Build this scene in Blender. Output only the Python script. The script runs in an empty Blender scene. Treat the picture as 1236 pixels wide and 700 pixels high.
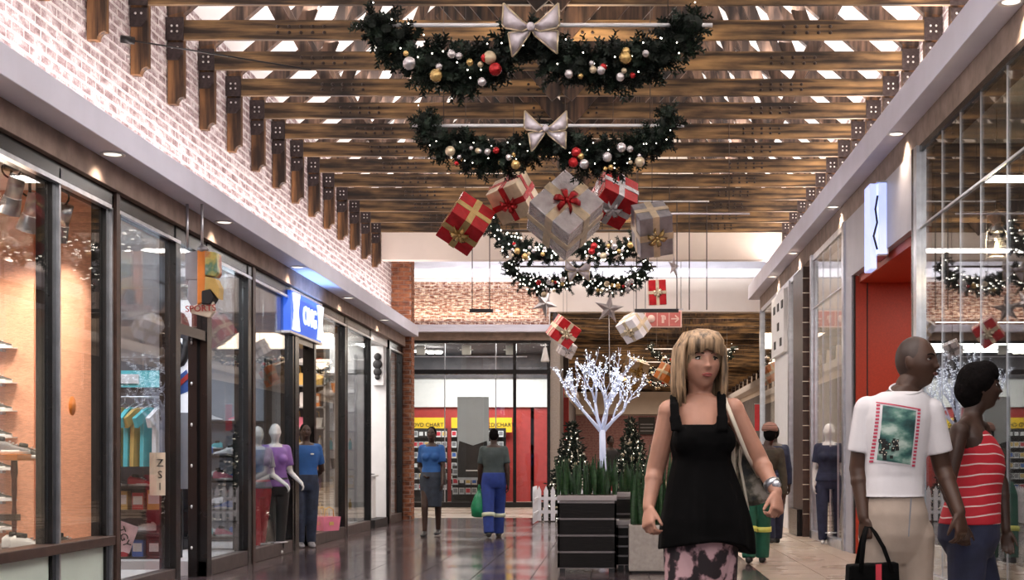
import bpy, bmesh, math, random
from mathutils import Vector, Matrix, noise
from mathutils.bvhtree import BVHTree
random.seed(11)
PI = math.pi
V = Vector
C = bpy.context.scene.collection
# ------------------------------------------------------------ camera, world, lights, exposure
scn = bpy.context.scene
FPX = 1716.7
def at(px, py, Y):            # where a sight line meets the plane at distance Y (metres)
    return V(((px - 741) * Y / FPX, Y, 1.2 + (555 - py) * Y / FPX))
cam_data = bpy.data.cameras.new('camera'); cam = bpy.data.objects.new('camera', cam_data); C.objects.link(cam)
cam.location = (0, 0, 1.2); cam.rotation_euler = (PI / 2, 0, 0)
cam_data.lens = 50; cam_data.sensor_width = 36
cam_data.shift_x = -0.0995; cam_data.shift_y = 0.1659
cam_data.clip_start = 0.1; cam_data.clip_end = 200
scn.camera = cam
world = bpy.data.worlds.new('world'); scn.world = world; world.use_nodes = True
wb = world.node_tree.nodes['Background']; wb.inputs[0].default_value = (0.86, 0.9, 1.0, 1); wb.inputs[1].default_value = 0.38
scn.view_settings.view_transform = 'Standard'; scn.view_settings.look = 'None'
scn.view_settings.exposure = 0.22; scn.view_settings.gamma = 1; scn.view_settings.use_curve_mapping = False

def area(name, loc, size, energy, color, rot=(0, 0, 0), spread=PI):
    l = bpy.data.lights.new(name, 'AREA'); l.shape = 'RECTANGLE'; l.size = size[0]; l.size_y = size[1]
    l.energy = energy; l.color = color; l.spread = spread
    o = bpy.data.objects.new(name, l); C.objects.link(o); o.location = loc; o.rotation_euler = rot
    return o
def spot(name, loc, target, energy, color, ang=70, blend=0.6, r=0.05):
    l = bpy.data.lights.new(name, 'SPOT'); l.energy = energy; l.color = color; l.spot_size = math.radians(ang)
    l.spot_blend = blend; l.shadow_soft_size = r
    o = bpy.data.objects.new(name, l); C.objects.link(o); o.location = loc
    o.rotation_euler = (V(target) - V(loc)).to_track_quat('-Z', 'Y').to_euler()
    return o
WARM = (1.0, 0.80, 0.62); COOL = (0.80, 0.88, 1.0); NEUT = (1.0, 0.94, 0.90)
# cove strips lying on the cornice ledges, shining up the brick and into the trusses
area('cove_light_left', (-3.99, 12, 3.90), (0.12, 32), 310, (1.0, 0.86, 0.82), (PI, math.radians(4), 0))
area('cove_light_right', (3.0, 13, 4.98), (0.16, 32), 420, (1.0, 0.84, 0.74), (PI, math.radians(-8), 0))
# suspended linear up/down lights of the hall, with added fill lights among them
for i, y in enumerate((1.5, 7.5, 13.5, 19.5, 24.5)):
    area('hall_uplight', (-0.6, y, 4.75), (1.6, 0.3), 45, WARM, (PI, 0, 0))
area('hall_downlight_and_fill', (-0.6, -1.5, 4.9), (5.5, 3.0), 210, NEUT, (math.radians(38), 0, 0))  # unseen fill light added behind the camera, not a suspended fixture
for x in (-2.9, 1.7):
    area('roof_fill_light', (x, 15, 5.66), (0.25, 23), 420, (1.0, 0.93, 0.90), (PI, math.radians(12 if x > 0 else -12), 0))  # added strips above the tie beams, unseen from below, brightening the white roof boards
for y in (5.0, 12.0, 19.0, 25.5):
    area('hall_downlight_and_fill', (-0.6, y, 4.95), (3.6, 0.5), 75, NEUT, (0, 0, 0))
area('cross_hall_cove', (-0.6, 35.0, 5.45), (9, 0.3), 150, (0.95, 0.95, 1.0), (PI, 0, 0))
area('cross_hall_downlight', (-0.6, 31.5, 6.0), (8, 4), 190, WARM, (0, 0, 0))
area('cross_hall_brick_wash', (-4.2, 35.75, 4.66), (4.5, 0.08), 45, WARM, (PI + math.radians(10), 0, 0))
area('far_hall_light', (2.4, 45, 4.95), (5, 6), 380, WARM, (0, 0, 0))
area('far_hall_light', (2.4, 57, 4.95), (5, 8), 500, WARM, (0, 0, 0))
area('far_hall_uplight', (2.4, 43, 4.6), (8, 8), 330, WARM, (PI, 0, 0))
area('far_hall_uplight', (2.4, 57, 4.6), (8, 12), 330, WARM, (PI, 0, 0))
area('far_hall_light', (2.4, 76, 4.95), (5, 12), 600, WARM, (0, 0, 0)); area('far_hall_uplight', (2.4, 75, 4.6), (8, 12), 330, WARM, (PI, 0, 0))

# ------------------------------------------------------------ materials
def nt(name):
    m = bpy.data.materials.new(name); m.use_nodes = True
    t = m.node_tree; b = t.nodes['Principled BSDF']
    return m, t, b
def mix(t, fac, a, b):
    n = t.nodes.new('ShaderNodeMix'); n.data_type = 'RGBA'
    if hasattr(fac, 'links'): t.links.new(fac, n.inputs[0])
    else: n.inputs[0].default_value = fac
    for s, i in ((a, 6), (b, 7)):
        if hasattr(s, 'links'): t.links.new(s, n.inputs[i])
        else: n.inputs[i].default_value = (*s[:3], 1)
    return n.outputs[2]
def tex(t, scale=5, detail=3, coord='Object', stretch=(1, 1, 1), kind='Noise'):
    if coord == 'Position':
        g = t.nodes.new('ShaderNodeNewGeometry'); src = g.outputs['Position']
    else:
        g = t.nodes.new('ShaderNodeTexCoord'); src = g.outputs[coord]
    mp = t.nodes.new('ShaderNodeMapping'); mp.inputs['Scale'].default_value = stretch
    t.links.new(src, mp.inputs[0])
    n = t.nodes.new('ShaderNodeTex' + kind)
    n.inputs['Scale'].default_value = scale
    if kind == 'Noise': n.inputs['Detail'].default_value = detail
    t.links.new(mp.outputs[0], n.inputs['Vector'])
    return n
def ramp(t, src, stops):
    r = t.nodes.new('ShaderNodeValToRGB'); e = r.color_ramp.elements
    while len(e) < len(stops): e.new(0.5)
    for el, (p, c) in zip(e, stops):
        el.position = p; el.color = (*c[:3], 1) if hasattr(c, '__len__') else (c, c, c, 1)
    t.links.new(src, r.inputs[0]); return r.outputs[0]
def bump(t, b, src, strength=0.3, dist=0.01):
    n = t.nodes.new('ShaderNodeBump'); n.inputs['Strength'].default_value = strength; n.inputs['Distance'].default_value = dist
    t.links.new(src, n.inputs['Height']); t.links.new(n.outputs[0], b.inputs['Normal'])
def mat(name, col, rough=0.6, metal=0.0, var=0.25, scale=8, bp=0.0, coat=0.0, sheen=0.0, stretch=(1, 1, 1), spec=0.5):
    m, t, b = nt(name)
    n = tex(t, scale, 4, 'Object', stretch)
    dark = tuple(c * (1 - var) for c in col); lite = tuple(min(1, c * (1 + var)) for c in col)
    t.links.new(ramp(t, n.outputs[0], [(0.3, dark), (0.7, lite)]), b.inputs['Base Color'])
    b.inputs['Roughness'].default_value = rough; b.inputs['Metallic'].default_value = metal
    b.inputs['Specular IOR Level'].default_value = spec
    if coat: b.inputs['Coat Weight'].default_value = coat
    if sheen: b.inputs['Sheen Weight'].default_value = sheen
    if bp: bump(t, b, n.outputs[0], bp, 0.01)
    return m
def emis(name, col, s, base=(0.8, 0.8, 0.8)):
    m, t, b = nt(name); b.inputs['Base Color'].default_value = (*base, 1)
    b.inputs['Emission Color'].default_value = (*col, 1); b.inputs['Emission Strength'].default_value = s
    return m
def wood(name, axis, dark, lite, rough=0.65, knots=True, k=1.0):
    m, t, b = nt(name)
    st = [14, 14, 14]; st['xyz'.index(axis)] = 0.9
    n = tex(t, 1.1 * k, 7, 'Object', tuple(st))
    st2 = [2.2, 2.2, 2.2]; st2['xyz'.index(axis)] = 0.8
    n2 = tex(t, 2.2, 6, 'Position', tuple(st2))
    c = ramp(t, n.outputs[0], [(0.38, dark), (0.5, tuple((a + b2) / 2 for a, b2 in zip(dark, lite))), (0.62, lite)])
    tone = ramp(t, n2.outputs[0], [(0.34, (0.22, 0.19, 0.18)), (0.46, (0.7, 0.68, 0.66)), (0.64, (1.35, 1.3, 1.15))])
    mm = t.nodes.new('ShaderNodeMix'); mm.data_type = 'RGBA'; mm.blend_type = 'MULTIPLY'; mm.inputs[0].default_value = 1
    t.links.new(c, mm.inputs[6]); t.links.new(tone, mm.inputs[7])
    t.links.new(mm.outputs[2], b.inputs['Base Color'])
    b.inputs['Roughness'].default_value = rough
    bump(t, b, n.outputs[0], 0.5, 0.006)
    return m
def glass(name, tint=(1, 1, 1), ior=1.5, refl=1.0, rough=0.0):
    m = bpy.data.materials.new(name); m.use_nodes = True; t = m.node_tree
    t.nodes.remove(t.nodes['Principled BSDF']); out = t.nodes['Material Output']
    tr = t.nodes.new('ShaderNodeBsdfTransparent'); tr.inputs[0].default_value = (*tint, 1)
    gl = t.nodes.new('ShaderNodeBsdfGlossy'); gl.inputs['Roughness'].default_value = rough
    lw = t.nodes.new('ShaderNodeLayerWeight'); lw.inputs[0].default_value = 0.5      # facing = 1 - |cos|, the same from both sides
    pw = t.nodes.new('ShaderNodeMath'); pw.operation = 'POWER'; pw.inputs[1].default_value = 5.0
    f0 = ((ior - 1) / (ior + 1)) ** 2
    mu = t.nodes.new('ShaderNodeMath'); mu.operation = 'MULTIPLY_ADD'; mu.inputs[1].default_value = (1 - f0) * refl; mu.inputs[2].default_value = f0 * refl; mu.use_clamp = True
    t.links.new(lw.outputs['Facing'], pw.inputs[0]); t.links.new(pw.outputs[0], mu.inputs[0])
    mx = t.nodes.new('ShaderNodeMixShader'); t.links.new(mu.outputs[0], mx.inputs[0])
    t.links.new(tr.outputs[0], mx.inputs[1]); t.links.new(gl.outputs[0], mx.inputs[2]); t.links.new(mx.outputs[0], out.inputs[0])
    return m
def foil(name, col, rough=0.25, metal=0.7):
    m, t, b = nt(name); n = tex(t, 9, 5, 'Object')
    t.links.new(ramp(t, n.outputs[0], [(0.3, tuple(c * .65 for c in col)), (0.7, col)]), b.inputs['Base Color'])
    b.inputs['Metallic'].default_value = metal; b.inputs['Roughness'].default_value = rough
    bump(t, b, n.outputs[0], 0.6, 0.03); return m
M = {}
M['beam_x'] = wood('weathered_timber_x', 'x', (0.028, 0.015, 0.007), (0.27, 0.165, 0.075))
M['beam_z'] = wood('weathered_timber_z', 'z', (0.03, 0.014, 0.007), (0.25, 0.125, 0.055))
M['web'] = wood('grey_timber_web', 'z', (0.028, 0.016, 0.012), (0.17, 0.105, 0.078))
M['dark_web'] = wood('dark_timber_brace', 'z', (0.012, 0.007, 0.005), (0.10, 0.055, 0.035))
M['plate'] = mat('rusted_steel_plate', (0.045, 0.032, 0.032), 0.6, 0.3, 0.4, 30)
M['bolt'] = mat('zinc_bolt', (0.75, 0.73, 0.72), 0.35, 0.6, 0.1)
M['darkbolt'] = mat('dark_bolt', (0.05, 0.035, 0.03), 0.45, 0.5, 0.1)
M['white_plaster'] = mat('white_plaster', (0.74, 0.73, 0.76), 0.7, 0, 0.04, 3)
M['blue_plaster'] = mat('cool_white_plaster', (0.74, 0.75, 0.88), 0.6, 0, 0.05, 2)
M['cream'] = mat('cream_plaster', (0.78, 0.70, 0.63), 0.8, 0, 0.04, 2)
M['ceiling_white'] = mat('white_ceiling_board', (0.88, 0.87, 0.86), 0.8, 0, 0.04, 2)
M['taupe'] = mat('taupe_plaster', (0.27, 0.20, 0.165), 0.8, 0, 0.25, 6, 0.2)
M['frame'] = mat('dark_bronze_frame', (0.009, 0.007, 0.007), 0.25, 0.0, 0.3, 10, spec=0.35)
M['frame_brown'] = mat('brown_frame', (0.06, 0.034, 0.027), 0.4, 0.0, 0.3, 10, spec=0.3)
M['alu'] = mat('brushed_aluminium', (0.55, 0.56, 0.60), 0.28, 0.9, 0.15, 10)
M['kick'] = mat('kick_plate', (0.07, 0.05, 0.048), 0.45, 0.1, 0.3, 10)
M['glass'] = glass('shop_glass', (0.97, 0.99, 0.98), 1.5, 0.95)
M['glass_r'] = glass('dark_shop_glass', (0.80, 0.82, 0.82), 1.6, 1.3)
M['frost'] = mat('frosted_mint_panel', (0.66, 0.78, 0.70), 0.35, 0, 0.05, 2)
M['mortar'] = mat('white_mortar', (0.86, 0.82, 0.82), 0.85, 0, 0.05, 20)
M['mortar_red'] = mat('grey_mortar', (0.40, 0.33, 0.30), 0.85, 0, 0.1, 20)
def brickmat(name, stops, sc=5.0):
    m, t, b = nt(name)
    n = tex(t, sc, 5, 'Position', (1, 1, 2.4)); n2 = tex(t, 60, 3, 'Position')
    oi = t.nodes.new('ShaderNodeObjectInfo')
    ad = t.nodes.new('ShaderNodeMath'); ad.operation = 'MULTIPLY_ADD'; ad.inputs[1].default_value = 0.45
    t.links.new(n2.outputs[0], ad.inputs[0])
    sb = t.nodes.new('ShaderNodeMath'); sb.operation = 'SUBTRACT'; sb.inputs[1].default_value = 0.225
    t.links.new(n.outputs[0], sb.inputs[0]); t.links.new(sb.outputs[0], ad.inputs[2])
    t.links.new(ramp(t, ad.outputs[0], stops), b.inputs['Base Color'])
    b.inputs['Roughness'].default_value = 0.85; bump(t, b, n2.outputs[0], 0.5, 0.006); return m
M['brick_white'] = brickmat('whitewashed_brick', [(0.28, (0.22, 0.15, 0.15)), (0.42, (0.36, 0.27, 0.28)), (0.55, (0.58, 0.49, 0.50)), (0.68, (0.80, 0.76, 0.78))])
M['brick_back'] = brickmat('half_washed_brick', [(0.36, (0.13, 0.045, 0.03)), (0.48, (0.34, 0.17, 0.12)), (0.6, (0.72, 0.58, 0.48)), (0.8, (0.85, 0.78, 0.7))], 9)
M['brick_red'] = brickmat('red_brick', [(0.3, (0.10, 0.035, 0.02)), (0.5, (0.30, 0.105, 0.05)), (0.65, (0.42, 0.17, 0.08)), (0.85, (0.5, 0.3, 0.2))], 7)
M['brick_mauve'] = brickmat('mauve_brick', [(0.3, (0.20, 0.09, 0.09)), (0.6, (0.36, 0.19, 0.19)), (0.85, (0.45, 0.28, 0.26))], 7)
def tilemat(name, a, b2, r0, r1):
    m, t, b = nt(name); oi = t.nodes.new('ShaderNodeObjectInfo'); n = tex(t, 2.5, 5, 'Position'); n3 = tex(t, 0.8, 3, 'Position')
    c = mix(t, n.outputs[0], a, b2); t.links.new(c, b.inputs['Base Color'])
    t.links.new(ramp(t, n3.outputs[0], [(0.3, r0), (0.7, r1)]), b.inputs['Roughness'])
    b.inputs['Specular IOR Level'].default_value = 0.6
    bump(t, b, n.outputs[0], 0.06, 0.01)
    return m
M['tile_dark'] = tilemat('dark_polished_tile', (0.038, 0.026, 0.028), (0.115, 0.085, 0.088), 0.08, 0.20)
M['tile_beige'] = tilemat('beige_polished_tile', (0.36, 0.27, 0.20), (0.52, 0.42, 0.34), 0.22, 0.35)
M['grout'] = mat('tile_grout', (0.05, 0.035, 0.035), 0.6, 0, 0.1)
M['fir'] = mat('dark_fir_needles', (0.003, 0.009, 0.005), 0.8, 0, 0.5, 12)
M['fir2'] = mat('fir_tips', (0.007, 0.020, 0.010), 0.75, 0, 0.5, 12)
M['white_metal'] = mat('white_painted_metal', (0.8, 0.8, 0.84), 0.4, 0, 0.05)
M['black_metal'] = mat('black_painted_metal', (0.015, 0.014, 0.015), 0.4, 0.2, 0.2)
M['wire'] = mat('hanging_wire', (0.09, 0.07, 0.06), 0.5, 0.5, 0.1)
M['fairy'] = emis('fairy_light', (1.0, 0.93, 0.80), 5)
M['silver'] = foil('silver_foil', (0.72, 0.69, 0.72), 0.22)
M['silver_dull'] = foil('grey_foil', (0.36, 0.35, 0.38), 0.3, 0.6)
M['gold'] = foil('gold_foil', (0.72, 0.50, 0.20), 0.25)
M['champagne'] = foil('champagne_foil', (0.72, 0.60, 0.42), 0.3, 0.5)
M['redfoil'] = foil('red_foil', (0.55, 0.02, 0.025), 0.25, 0.45)
M['whitepaper'] = mat('white_gift_paper', (0.78, 0.74, 0.76), 0.35, 0, 0.08)
M['satin'] = mat('striped_satin', (0.62, 0.58, 0.64), 0.3, 0.2, 0.2, 14)
M['orange'] = mat('tan_wicker_panel', (0.78, 0.38, 0.25), 0.6, 0, 0.2, 30, 0.1, stretch=(1, 1, 6))
M['redwall'] = mat('orange_red_portal_panel', (0.42, 0.038, 0.010), 0.5, 0, 0.12, 60)
M['greypanel'] = mat('grey_fascia_panel', (0.42, 0.41, 0.45), 0.45, 0.15, 0.06, 3)
M['red'] = mat('red_paint', (0.42, 0.035, 0.03), 0.5, 0, 0.1)
M['yellow'] = mat('yellow_sign', (0.85, 0.55, 0.02), 0.5, 0, 0.05)
M['black'] = mat('black_matt', (0.012, 0.011, 0.012), 0.6, 0, 0.2)
M['darkfab'] = mat('black_fabric', (0.0022, 0.002, 0.0022), 0.9, 0, 0.3, 20, sheen=0.0, spec=0.1)
M['white'] = mat('clean_white', (0.8, 0.8, 0.8), 0.5, 0, 0.03)
M['concrete'] = mat('pale_concrete', (0.38, 0.34, 0.31), 0.75, 0, 0.12, 25, 0.2)
M['leaf'] = mat('snake_plant_leaf', (0.022, 0.06, 0.020), 0.45, 0, 0.6, 18, stretch=(1, 1, 2.5))
M['soil'] = mat('potting_soil', (0.03, 0.02, 0.012), 0.9, 0, 0.3, 30)

# ------------------------------------------------------------ geometry helpers
def wloc(o):
    v = V((0, 0, 0))
    while o: v += o.location; o = o.parent
    return v
class MB:
    def __init__(s): s.v = []; s.f = []; s.m = []; s.s = []
    def add(s, vs, fs, mi=0, sm=False):
        o = len(s.v); s.v += [V(p) for p in vs]
        for f in fs: s.f.append([i + o for i in f]); s.m.append(mi); s.s.append(sm)
        return s
    def box(s, x0, x1, y0, y1, z0, z1, mi=0):
        return s.add([(x0, y0, z0), (x1, y0, z0), (x1, y1, z0), (x0, y1, z0), (x0, y0, z1), (x1, y0, z1), (x1, y1, z1), (x0, y1, z1)],
                     [(3, 2, 1, 0), (4, 5, 6, 7), (0, 1, 5, 4), (1, 2, 6, 5), (2, 3, 7, 6), (3, 0, 4, 7)], mi)
    def obox(s, c, sz, rot, mi=0):
        h = V(sz) / 2; c = V(c); pts = []
        for z in (-1, 1):
            for x, y in ((-1, -1), (1, -1), (1, 1), (-1, 1)): pts.append(c + rot @ V((x * h.x, y * h.y, z * h.z)))
        return s.add(pts, [(3, 2, 1, 0), (4, 5, 6, 7), (0, 1, 5, 4), (1, 2, 6, 5), (2, 3, 7, 6), (3, 0, 4, 7)], mi)
    def bar(s, p, q, w, h, mi=0, up=(0, 0, 1)):
        p = V(p); q = V(q); d = (q - p); L = d.length; d.normalize(); u = V(up)
        if abs(d.dot(u)) > 0.98: u = V((0, 1, 0))
        x = d.cross(u).normalized(); z = x.cross(d)
        return s.obox((p + q) / 2, (w, L, h), Matrix((x, d, z)).transposed(), mi)
    def tube(s, pts, rad, n=8, mi=0, caps=True, sq=None):
        pts = [V(p) for p in pts]; k = len(pts)
        if not hasattr(rad, '__len__'): rad = [rad] * k
        vs = []; prev = None
        for i, p in enumerate(pts):
            d = (pts[min(i + 1, k - 1)] - pts[max(i - 1, 0)]).normalized()
            a = prev if prev is not None else (V((0, 0, 1)) if abs(d.z) < 0.9 else V((1, 0, 0)))
            x = (a - d * a.dot(d)).normalized(); prev = x; y = d.cross(x)
            r = rad[i]; rx, ry = (r if hasattr(r, '__len__') else (r, r))
            for j in range(n):
                t = 2 * PI * j / n; vs.append(p + x * math.cos(t) * rx + y * math.sin(t) * ry)
        fs = []
        for i in range(k - 1):
            for j in range(n):
                fs.append((i * n + j, i * n + (j + 1) % n, (i + 1) * n + (j + 1) % n, (i + 1) * n + j))
        if caps: fs.append(tuple(range(n))[::-1]); fs.append(tuple((k - 1) * n + j for j in range(n)))
        return s.add(vs, fs, mi, True)
    def ell(s, c, r, rot=None, n=12, mi=0):
        c = V(c); rot = rot or Matrix.Identity(3); r = (r, r, r) if not hasattr(r, '__len__') else r
        vs = []; m = max(4, n // 2 + 1)
        vs.append(c + rot @ V((0, 0, r[2])))
        for i in range(1, m):
            a = PI * i / m
            for j in range(n):
                b = 2 * PI * j / n
                vs.append(c + rot @ V((r[0] * math.sin(a) * math.cos(b), r[1] * math.sin(a) * math.sin(b), r[2] * math.cos(a))))
        vs.append(c + rot @ V((0, 0, -r[2]))); L = len(vs) - 1; fs = []
        for j in range(n):
            fs.append((0, 1 + j, 1 + (j + 1) % n)); fs.append((L, L - n + (j + 1) % n, L - n + j))
        for i in range(m - 2):
            for j in range(n):
                a = 1 + i * n; fs.append((a + j, a + n + j, a + n + (j + 1) % n, a + (j + 1) % n))
        return s.add(vs, fs, mi, True)
    def prism(s, poly, axis, a, b, mi=0, sm=False):
        def mk(u, v, w):
            return {'x': (w, u, v), 'y': (u, w, v), 'z': (u, v, w)}[axis]
        n = len(poly); vs = [mk(u, v, a) for u, v in poly] + [mk(u, v, b) for u, v in poly]
        fs = [tuple(range(n)), tuple(range(n, 2 * n))[::-1]] + [(i, (i + 1) % n, n + (i + 1) % n, n + i)[::-1] for i in range(n)]
        return s.add(vs, fs, mi, sm)
    def lathe(s, prof, c=(0, 0, 0), n=20, mi=0):
        c = V(c); vs = []; k = len(prof)
        for r, z in prof:
            for j in range(n): vs.append(c + V((r * math.cos(2 * PI * j / n), r * math.sin(2 * PI * j / n), z)))
        fs = [(i * n + j, i * n + (j + 1) % n, (i + 1) * n + (j + 1) % n, (i + 1) * n + j) for i in range(k - 1) for j in range(n)]
        fs += [tuple(range(n))[::-1], tuple((k - 1) * n + j for j in range(n))]
        return s.add(vs, fs, mi, True)
    def mesh(s, name, mats, off=None):
        me = bpy.data.meshes.new(name)
        off = off or V((0, 0, 0))
        me.from_pydata([p - off for p in s.v], [], s.f)
        for m in (mats if isinstance(mats, (list, tuple)) else [mats]): me.materials.append(M[m] if isinstance(m, str) else m)
        me.polygons.foreach_set('material_index', s.m); me.polygons.foreach_set('use_smooth', s.s)
        me.update(); return me
    def build(s, name, mats, parent=None, bevel=0, local=False):
        off = wloc(parent) if (parent and not local) else V((0, 0, 0))
        o = bpy.data.objects.new(name, s.mesh(name, mats, off)); C.objects.link(o)
        if parent: o.parent = parent
        if bevel:
            b = o.modifiers.new('bevel', 'BEVEL'); b.width = bevel; b.segments = 2; b.limit_method = 'ANGLE'
        return o
def tag(o, label=None, cat=None, group=None, kind=None):
    if label: o['label'] = label
    if cat: o['category'] = cat
    if group: o['group'] = group
    if kind: o['kind'] = kind
    return o
def root(name, loc, label=None, cat=None, group=None, kind=None, rz=0):
    o = bpy.data.objects.new(name, None); C.objects.link(o); o.location = loc; o.rotation_euler = (0, 0, rz)
    return tag(o, label, cat, group, kind)
def copy_tree(o, parent=None):
    c = o.copy(); C.objects.link(c); c.parent = parent
    for ch in list(o.children): copy_tree(ch, c)
    return c
def solid(name, mats, parts, parent=None, kind='structure', bevel=0):
    m = MB()
    for p in parts: m.box(*p)
    o = m.build(name, mats, parent, bevel)
    if parent is None and kind: o['kind'] = kind
    return o
def bx(parent, name, m, x0, x1, y0, y1, z0, z1, label=None, bevel=0):
    o = MB().box(x0, x1, y0, y1, z0, z1).build(name, m, parent, bevel)
    if label: o['label'] = label
    return o
def link(name, me, parent, loc):
    o = bpy.data.objects.new(name, me); C.objects.link(o); o.parent = parent; o.location = loc; return o
def text_mesh(s, size, depth=0.004):
    c = bpy.data.curves.new('t', 'FONT'); c.body = s; c.size = size; c.extrude = depth; c.align_x = 'CENTER'; c.align_y = 'CENTER'
    c.resolution_u = 3
    o = bpy.data.objects.new('t', c); C.objects.link(o); bpy.context.view_layer.update()
    me = bpy.data.meshes.new_from_object(o.evaluated_get(bpy.context.evaluated_depsgraph_get()))
    bpy.data.objects.remove(o); return me
def text(name, s, size, loc, rot, m, parent, depth=0.004, sx=1.0):
    me = text_mesh(s, size, depth); me.materials.clear(); me.materials.append(M[m] if isinstance(m, str) else m)
    o = bpy.data.objects.new(name, me); C.objects.link(o)
    o.parent = parent; o.location = V(loc) - (wloc(parent) if parent else V((0, 0, 0))); o.rotation_euler = rot; o.scale = (sx, 1, 1)
    return o

# ------------------------------------------------------------ SETTING: floor and tiles
floor = MB().box(-14, 14, -8, 90, -0.3, -0.012).build('floor', 'grout'); floor['kind'] = 'structure'
TS = 0.6
tm = {k: MB().box(-TS / 2 + .004, TS / 2 - .004, -TS / 2 + .004, TS / 2 - .004, -0.012, 0).mesh('floor_tile', k) for k in ('tile_dark', 'tile_beige')}
rest = MB(); cols = [(-4.74 + i * TS) for i in range(16)]
near = 0
for r in range(-16, 118):
    y = 14.1 + r * TS
    xs = cols if y < 28 else [(-7.74 + i * TS) for i in range(27)]
    for x in xs:
        beige = x > 1.85 or y > 29.5
        vis = (-4.45 < x < 3.1) and y > 14.0
        if vis and near < 300 and y < 28:
            link('floor_tile', tm['tile_beige' if beige else 'tile_dark'], floor, (x, y, 0)); near += 1
        else:
            rest.box(x - TS / 2 + .004, x + TS / 2 - .004, y - TS / 2 + .004, y + TS / 2 - .004, -0.012, 0, 1 if beige else 0)
tag(rest.build('floor_tile', ['tile_dark', 'tile_beige'], floor), kind='stuff')

# ------------------------------------------------------------ brick laying
def lay_bricks(wall, origin, u, n, U, H, m, parts, bl=0.222, bh=0.074, jt=0.011, depth=0.010, key=None):
    """courses of bricks proud of a wall; u along, n outward"""
    origin = V(origin); u = V(u); n = V(n); w = V((0, 0, 1)); pl = bl + jt; ph = bh + jt
    full = []; cut = MB(); rows = int(H / ph)
    for r in range(rows):
        s0 = -(pl / 2) * (r % 2)
        k = 0
        while True:
            a = s0 + k * pl; b = a + bl; k += 1
            if a >= U - 0.02: break
            a2 = max(a, 0); b2 = min(b, U)
            if b2 - a2 < 0.03: continue
            full.append((a2, b2, r * ph + jt, abs((b2 - a2) - bl) < 1e-4))
    pos = [(origin + u * ((a + b) / 2) + w * (z + bh / 2), a, b, f) for a, b, z, f in full]
    if key: pos.sort(key=lambda t: key(t[0]))
    rotm = Matrix((u, n, w)).transposed()
    proto = MB().obox((0, 0, 0), (bl, depth * 2, bh), rotm).mesh('brick', m)
    base = wloc(wall); c = 0
    for p, a, b, f in pos:
        if f and c < parts and (not key or key(p) < 1e5):
            j = n * random.uniform(-0.002, 0.002)
            link('brick', proto, wall, p - base + j); c += 1
        else:
            cut.obox(p + n * random.uniform(-0.002, 0.002), (b - a, depth * 2, bh), rotm)
    if cut.v: tag(cut.build('brick', m, wall), kind='stuff')

# ------------------------------------------------------------ left side: wall, cornice, beam
wl = solid('wall_left', 'mortar', [(-4.7, -4.415, -6, 28.2, 3.6, 7.4)])
lay_bricks(wl, (-4.415, 9.6, 3.80), (0, 1, 0), (1, 0, 0), 18.6, 3.2, 'brick_white', 300, .182, .060, .028, .005,
           key=lambda p: p.y if (p.z < 5.2 and p.z > 3.9 and (741 - 4.4 * FPX / p.y) > 0 and 555 - (p.z - 1.2) * FPX / p.y > 0) else 1e6)
solid('trim_1', 'blue_plaster', [(-4.42, -3.88, -6, 28.25, 3.645, 3.855)], bevel=0.006)
solid('trim_2', 'taupe', [(-4.42, -4.127, -6, 28.15, 3.44, 3.645)], bevel=0.004)
# right side
wr = solid('wall_right', 'mortar', [(3.245, 3.6, -6, 29.5, 4.5, 7.4)])
lay_bricks(wr, (3.245, 9.6, 4.95), (0, 1, 0), (-1, 0, 0), 18, 1.8, 'brick_white', 0, .182, .060, .028, .005)
solid('trim_3', 'blue_plaster', [(2.87, 3.30, -6, 30.4, 4.62, 4.92)], bevel=0.006)
solid('trim_4', 'taupe', [(3.07, 3.35, -6, 29.9, 4.34, 4.62)], bevel=0.004)
# brick pillar at the end of the left shops
pil = solid('wall_pier_left', 'mortar_red', [(-4.50, -4.03, 28.24, 28.66, 0, 5.6)])
pil.name = 'trim_5'
lay_bricks(pil, (-4.515, 28.24, 0), (1, 0, 0), (0, -1, 0), 0.485, 5.5, 'brick_red', 170, bl=0.225)
lay_bricks(pil, (-4.03, 28.24, 0), (0, 1, 0), (1, 0, 0), 0.42, 5.5, 'brick_red', 100, bl=0.2)
# end gable over the hall mouth, cross hall, back wall
solid('wall_gable', 'cream', [(-6.5, 6.5, 27.0, 27.25, 5.0, 9.6)]).name = 'wall_back'
solid('trim_6', 'white_plaster', [(-9, 9, 27.25, 36.4, 6.35, 6.5)])
bwl = solid('wall_far', 'mortar', [(-9, -1.62, 36.02, 36.4, 4.6, 5.78)])
lay_bricks(bwl, (-5.6, 36.02, 4.6), (1, 0, 0), (0, -1, 0), 3.96, 1.17, 'brick_back', 150)
solid('trim_7', 'white_plaster', [(-9, 9, 35.7, 36.4, 5.79, 6.0), (-9, 9, 36.0, 36.4, 6.0, 6.35)])
solid('trim_8', 'blue_plaster', [(-9, -1.55, 35.72, 36.4, 4.42, 4.6)], bevel=0.006)
solid('trim_9', 'taupe', [(-9, -1.62, 35.95, 36.4, 4.2, 4.42)])
solid('trim_10', 'cream', [(-1.62, 9, 36.0, 36.4, 4.95, 5.79)])
solid('wall_side', 'cream', [(-9.2, -9, 28, 36.4, 0, 6.5), (9, 9.2, 30, 36.4, 0, 6.5)])
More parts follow.
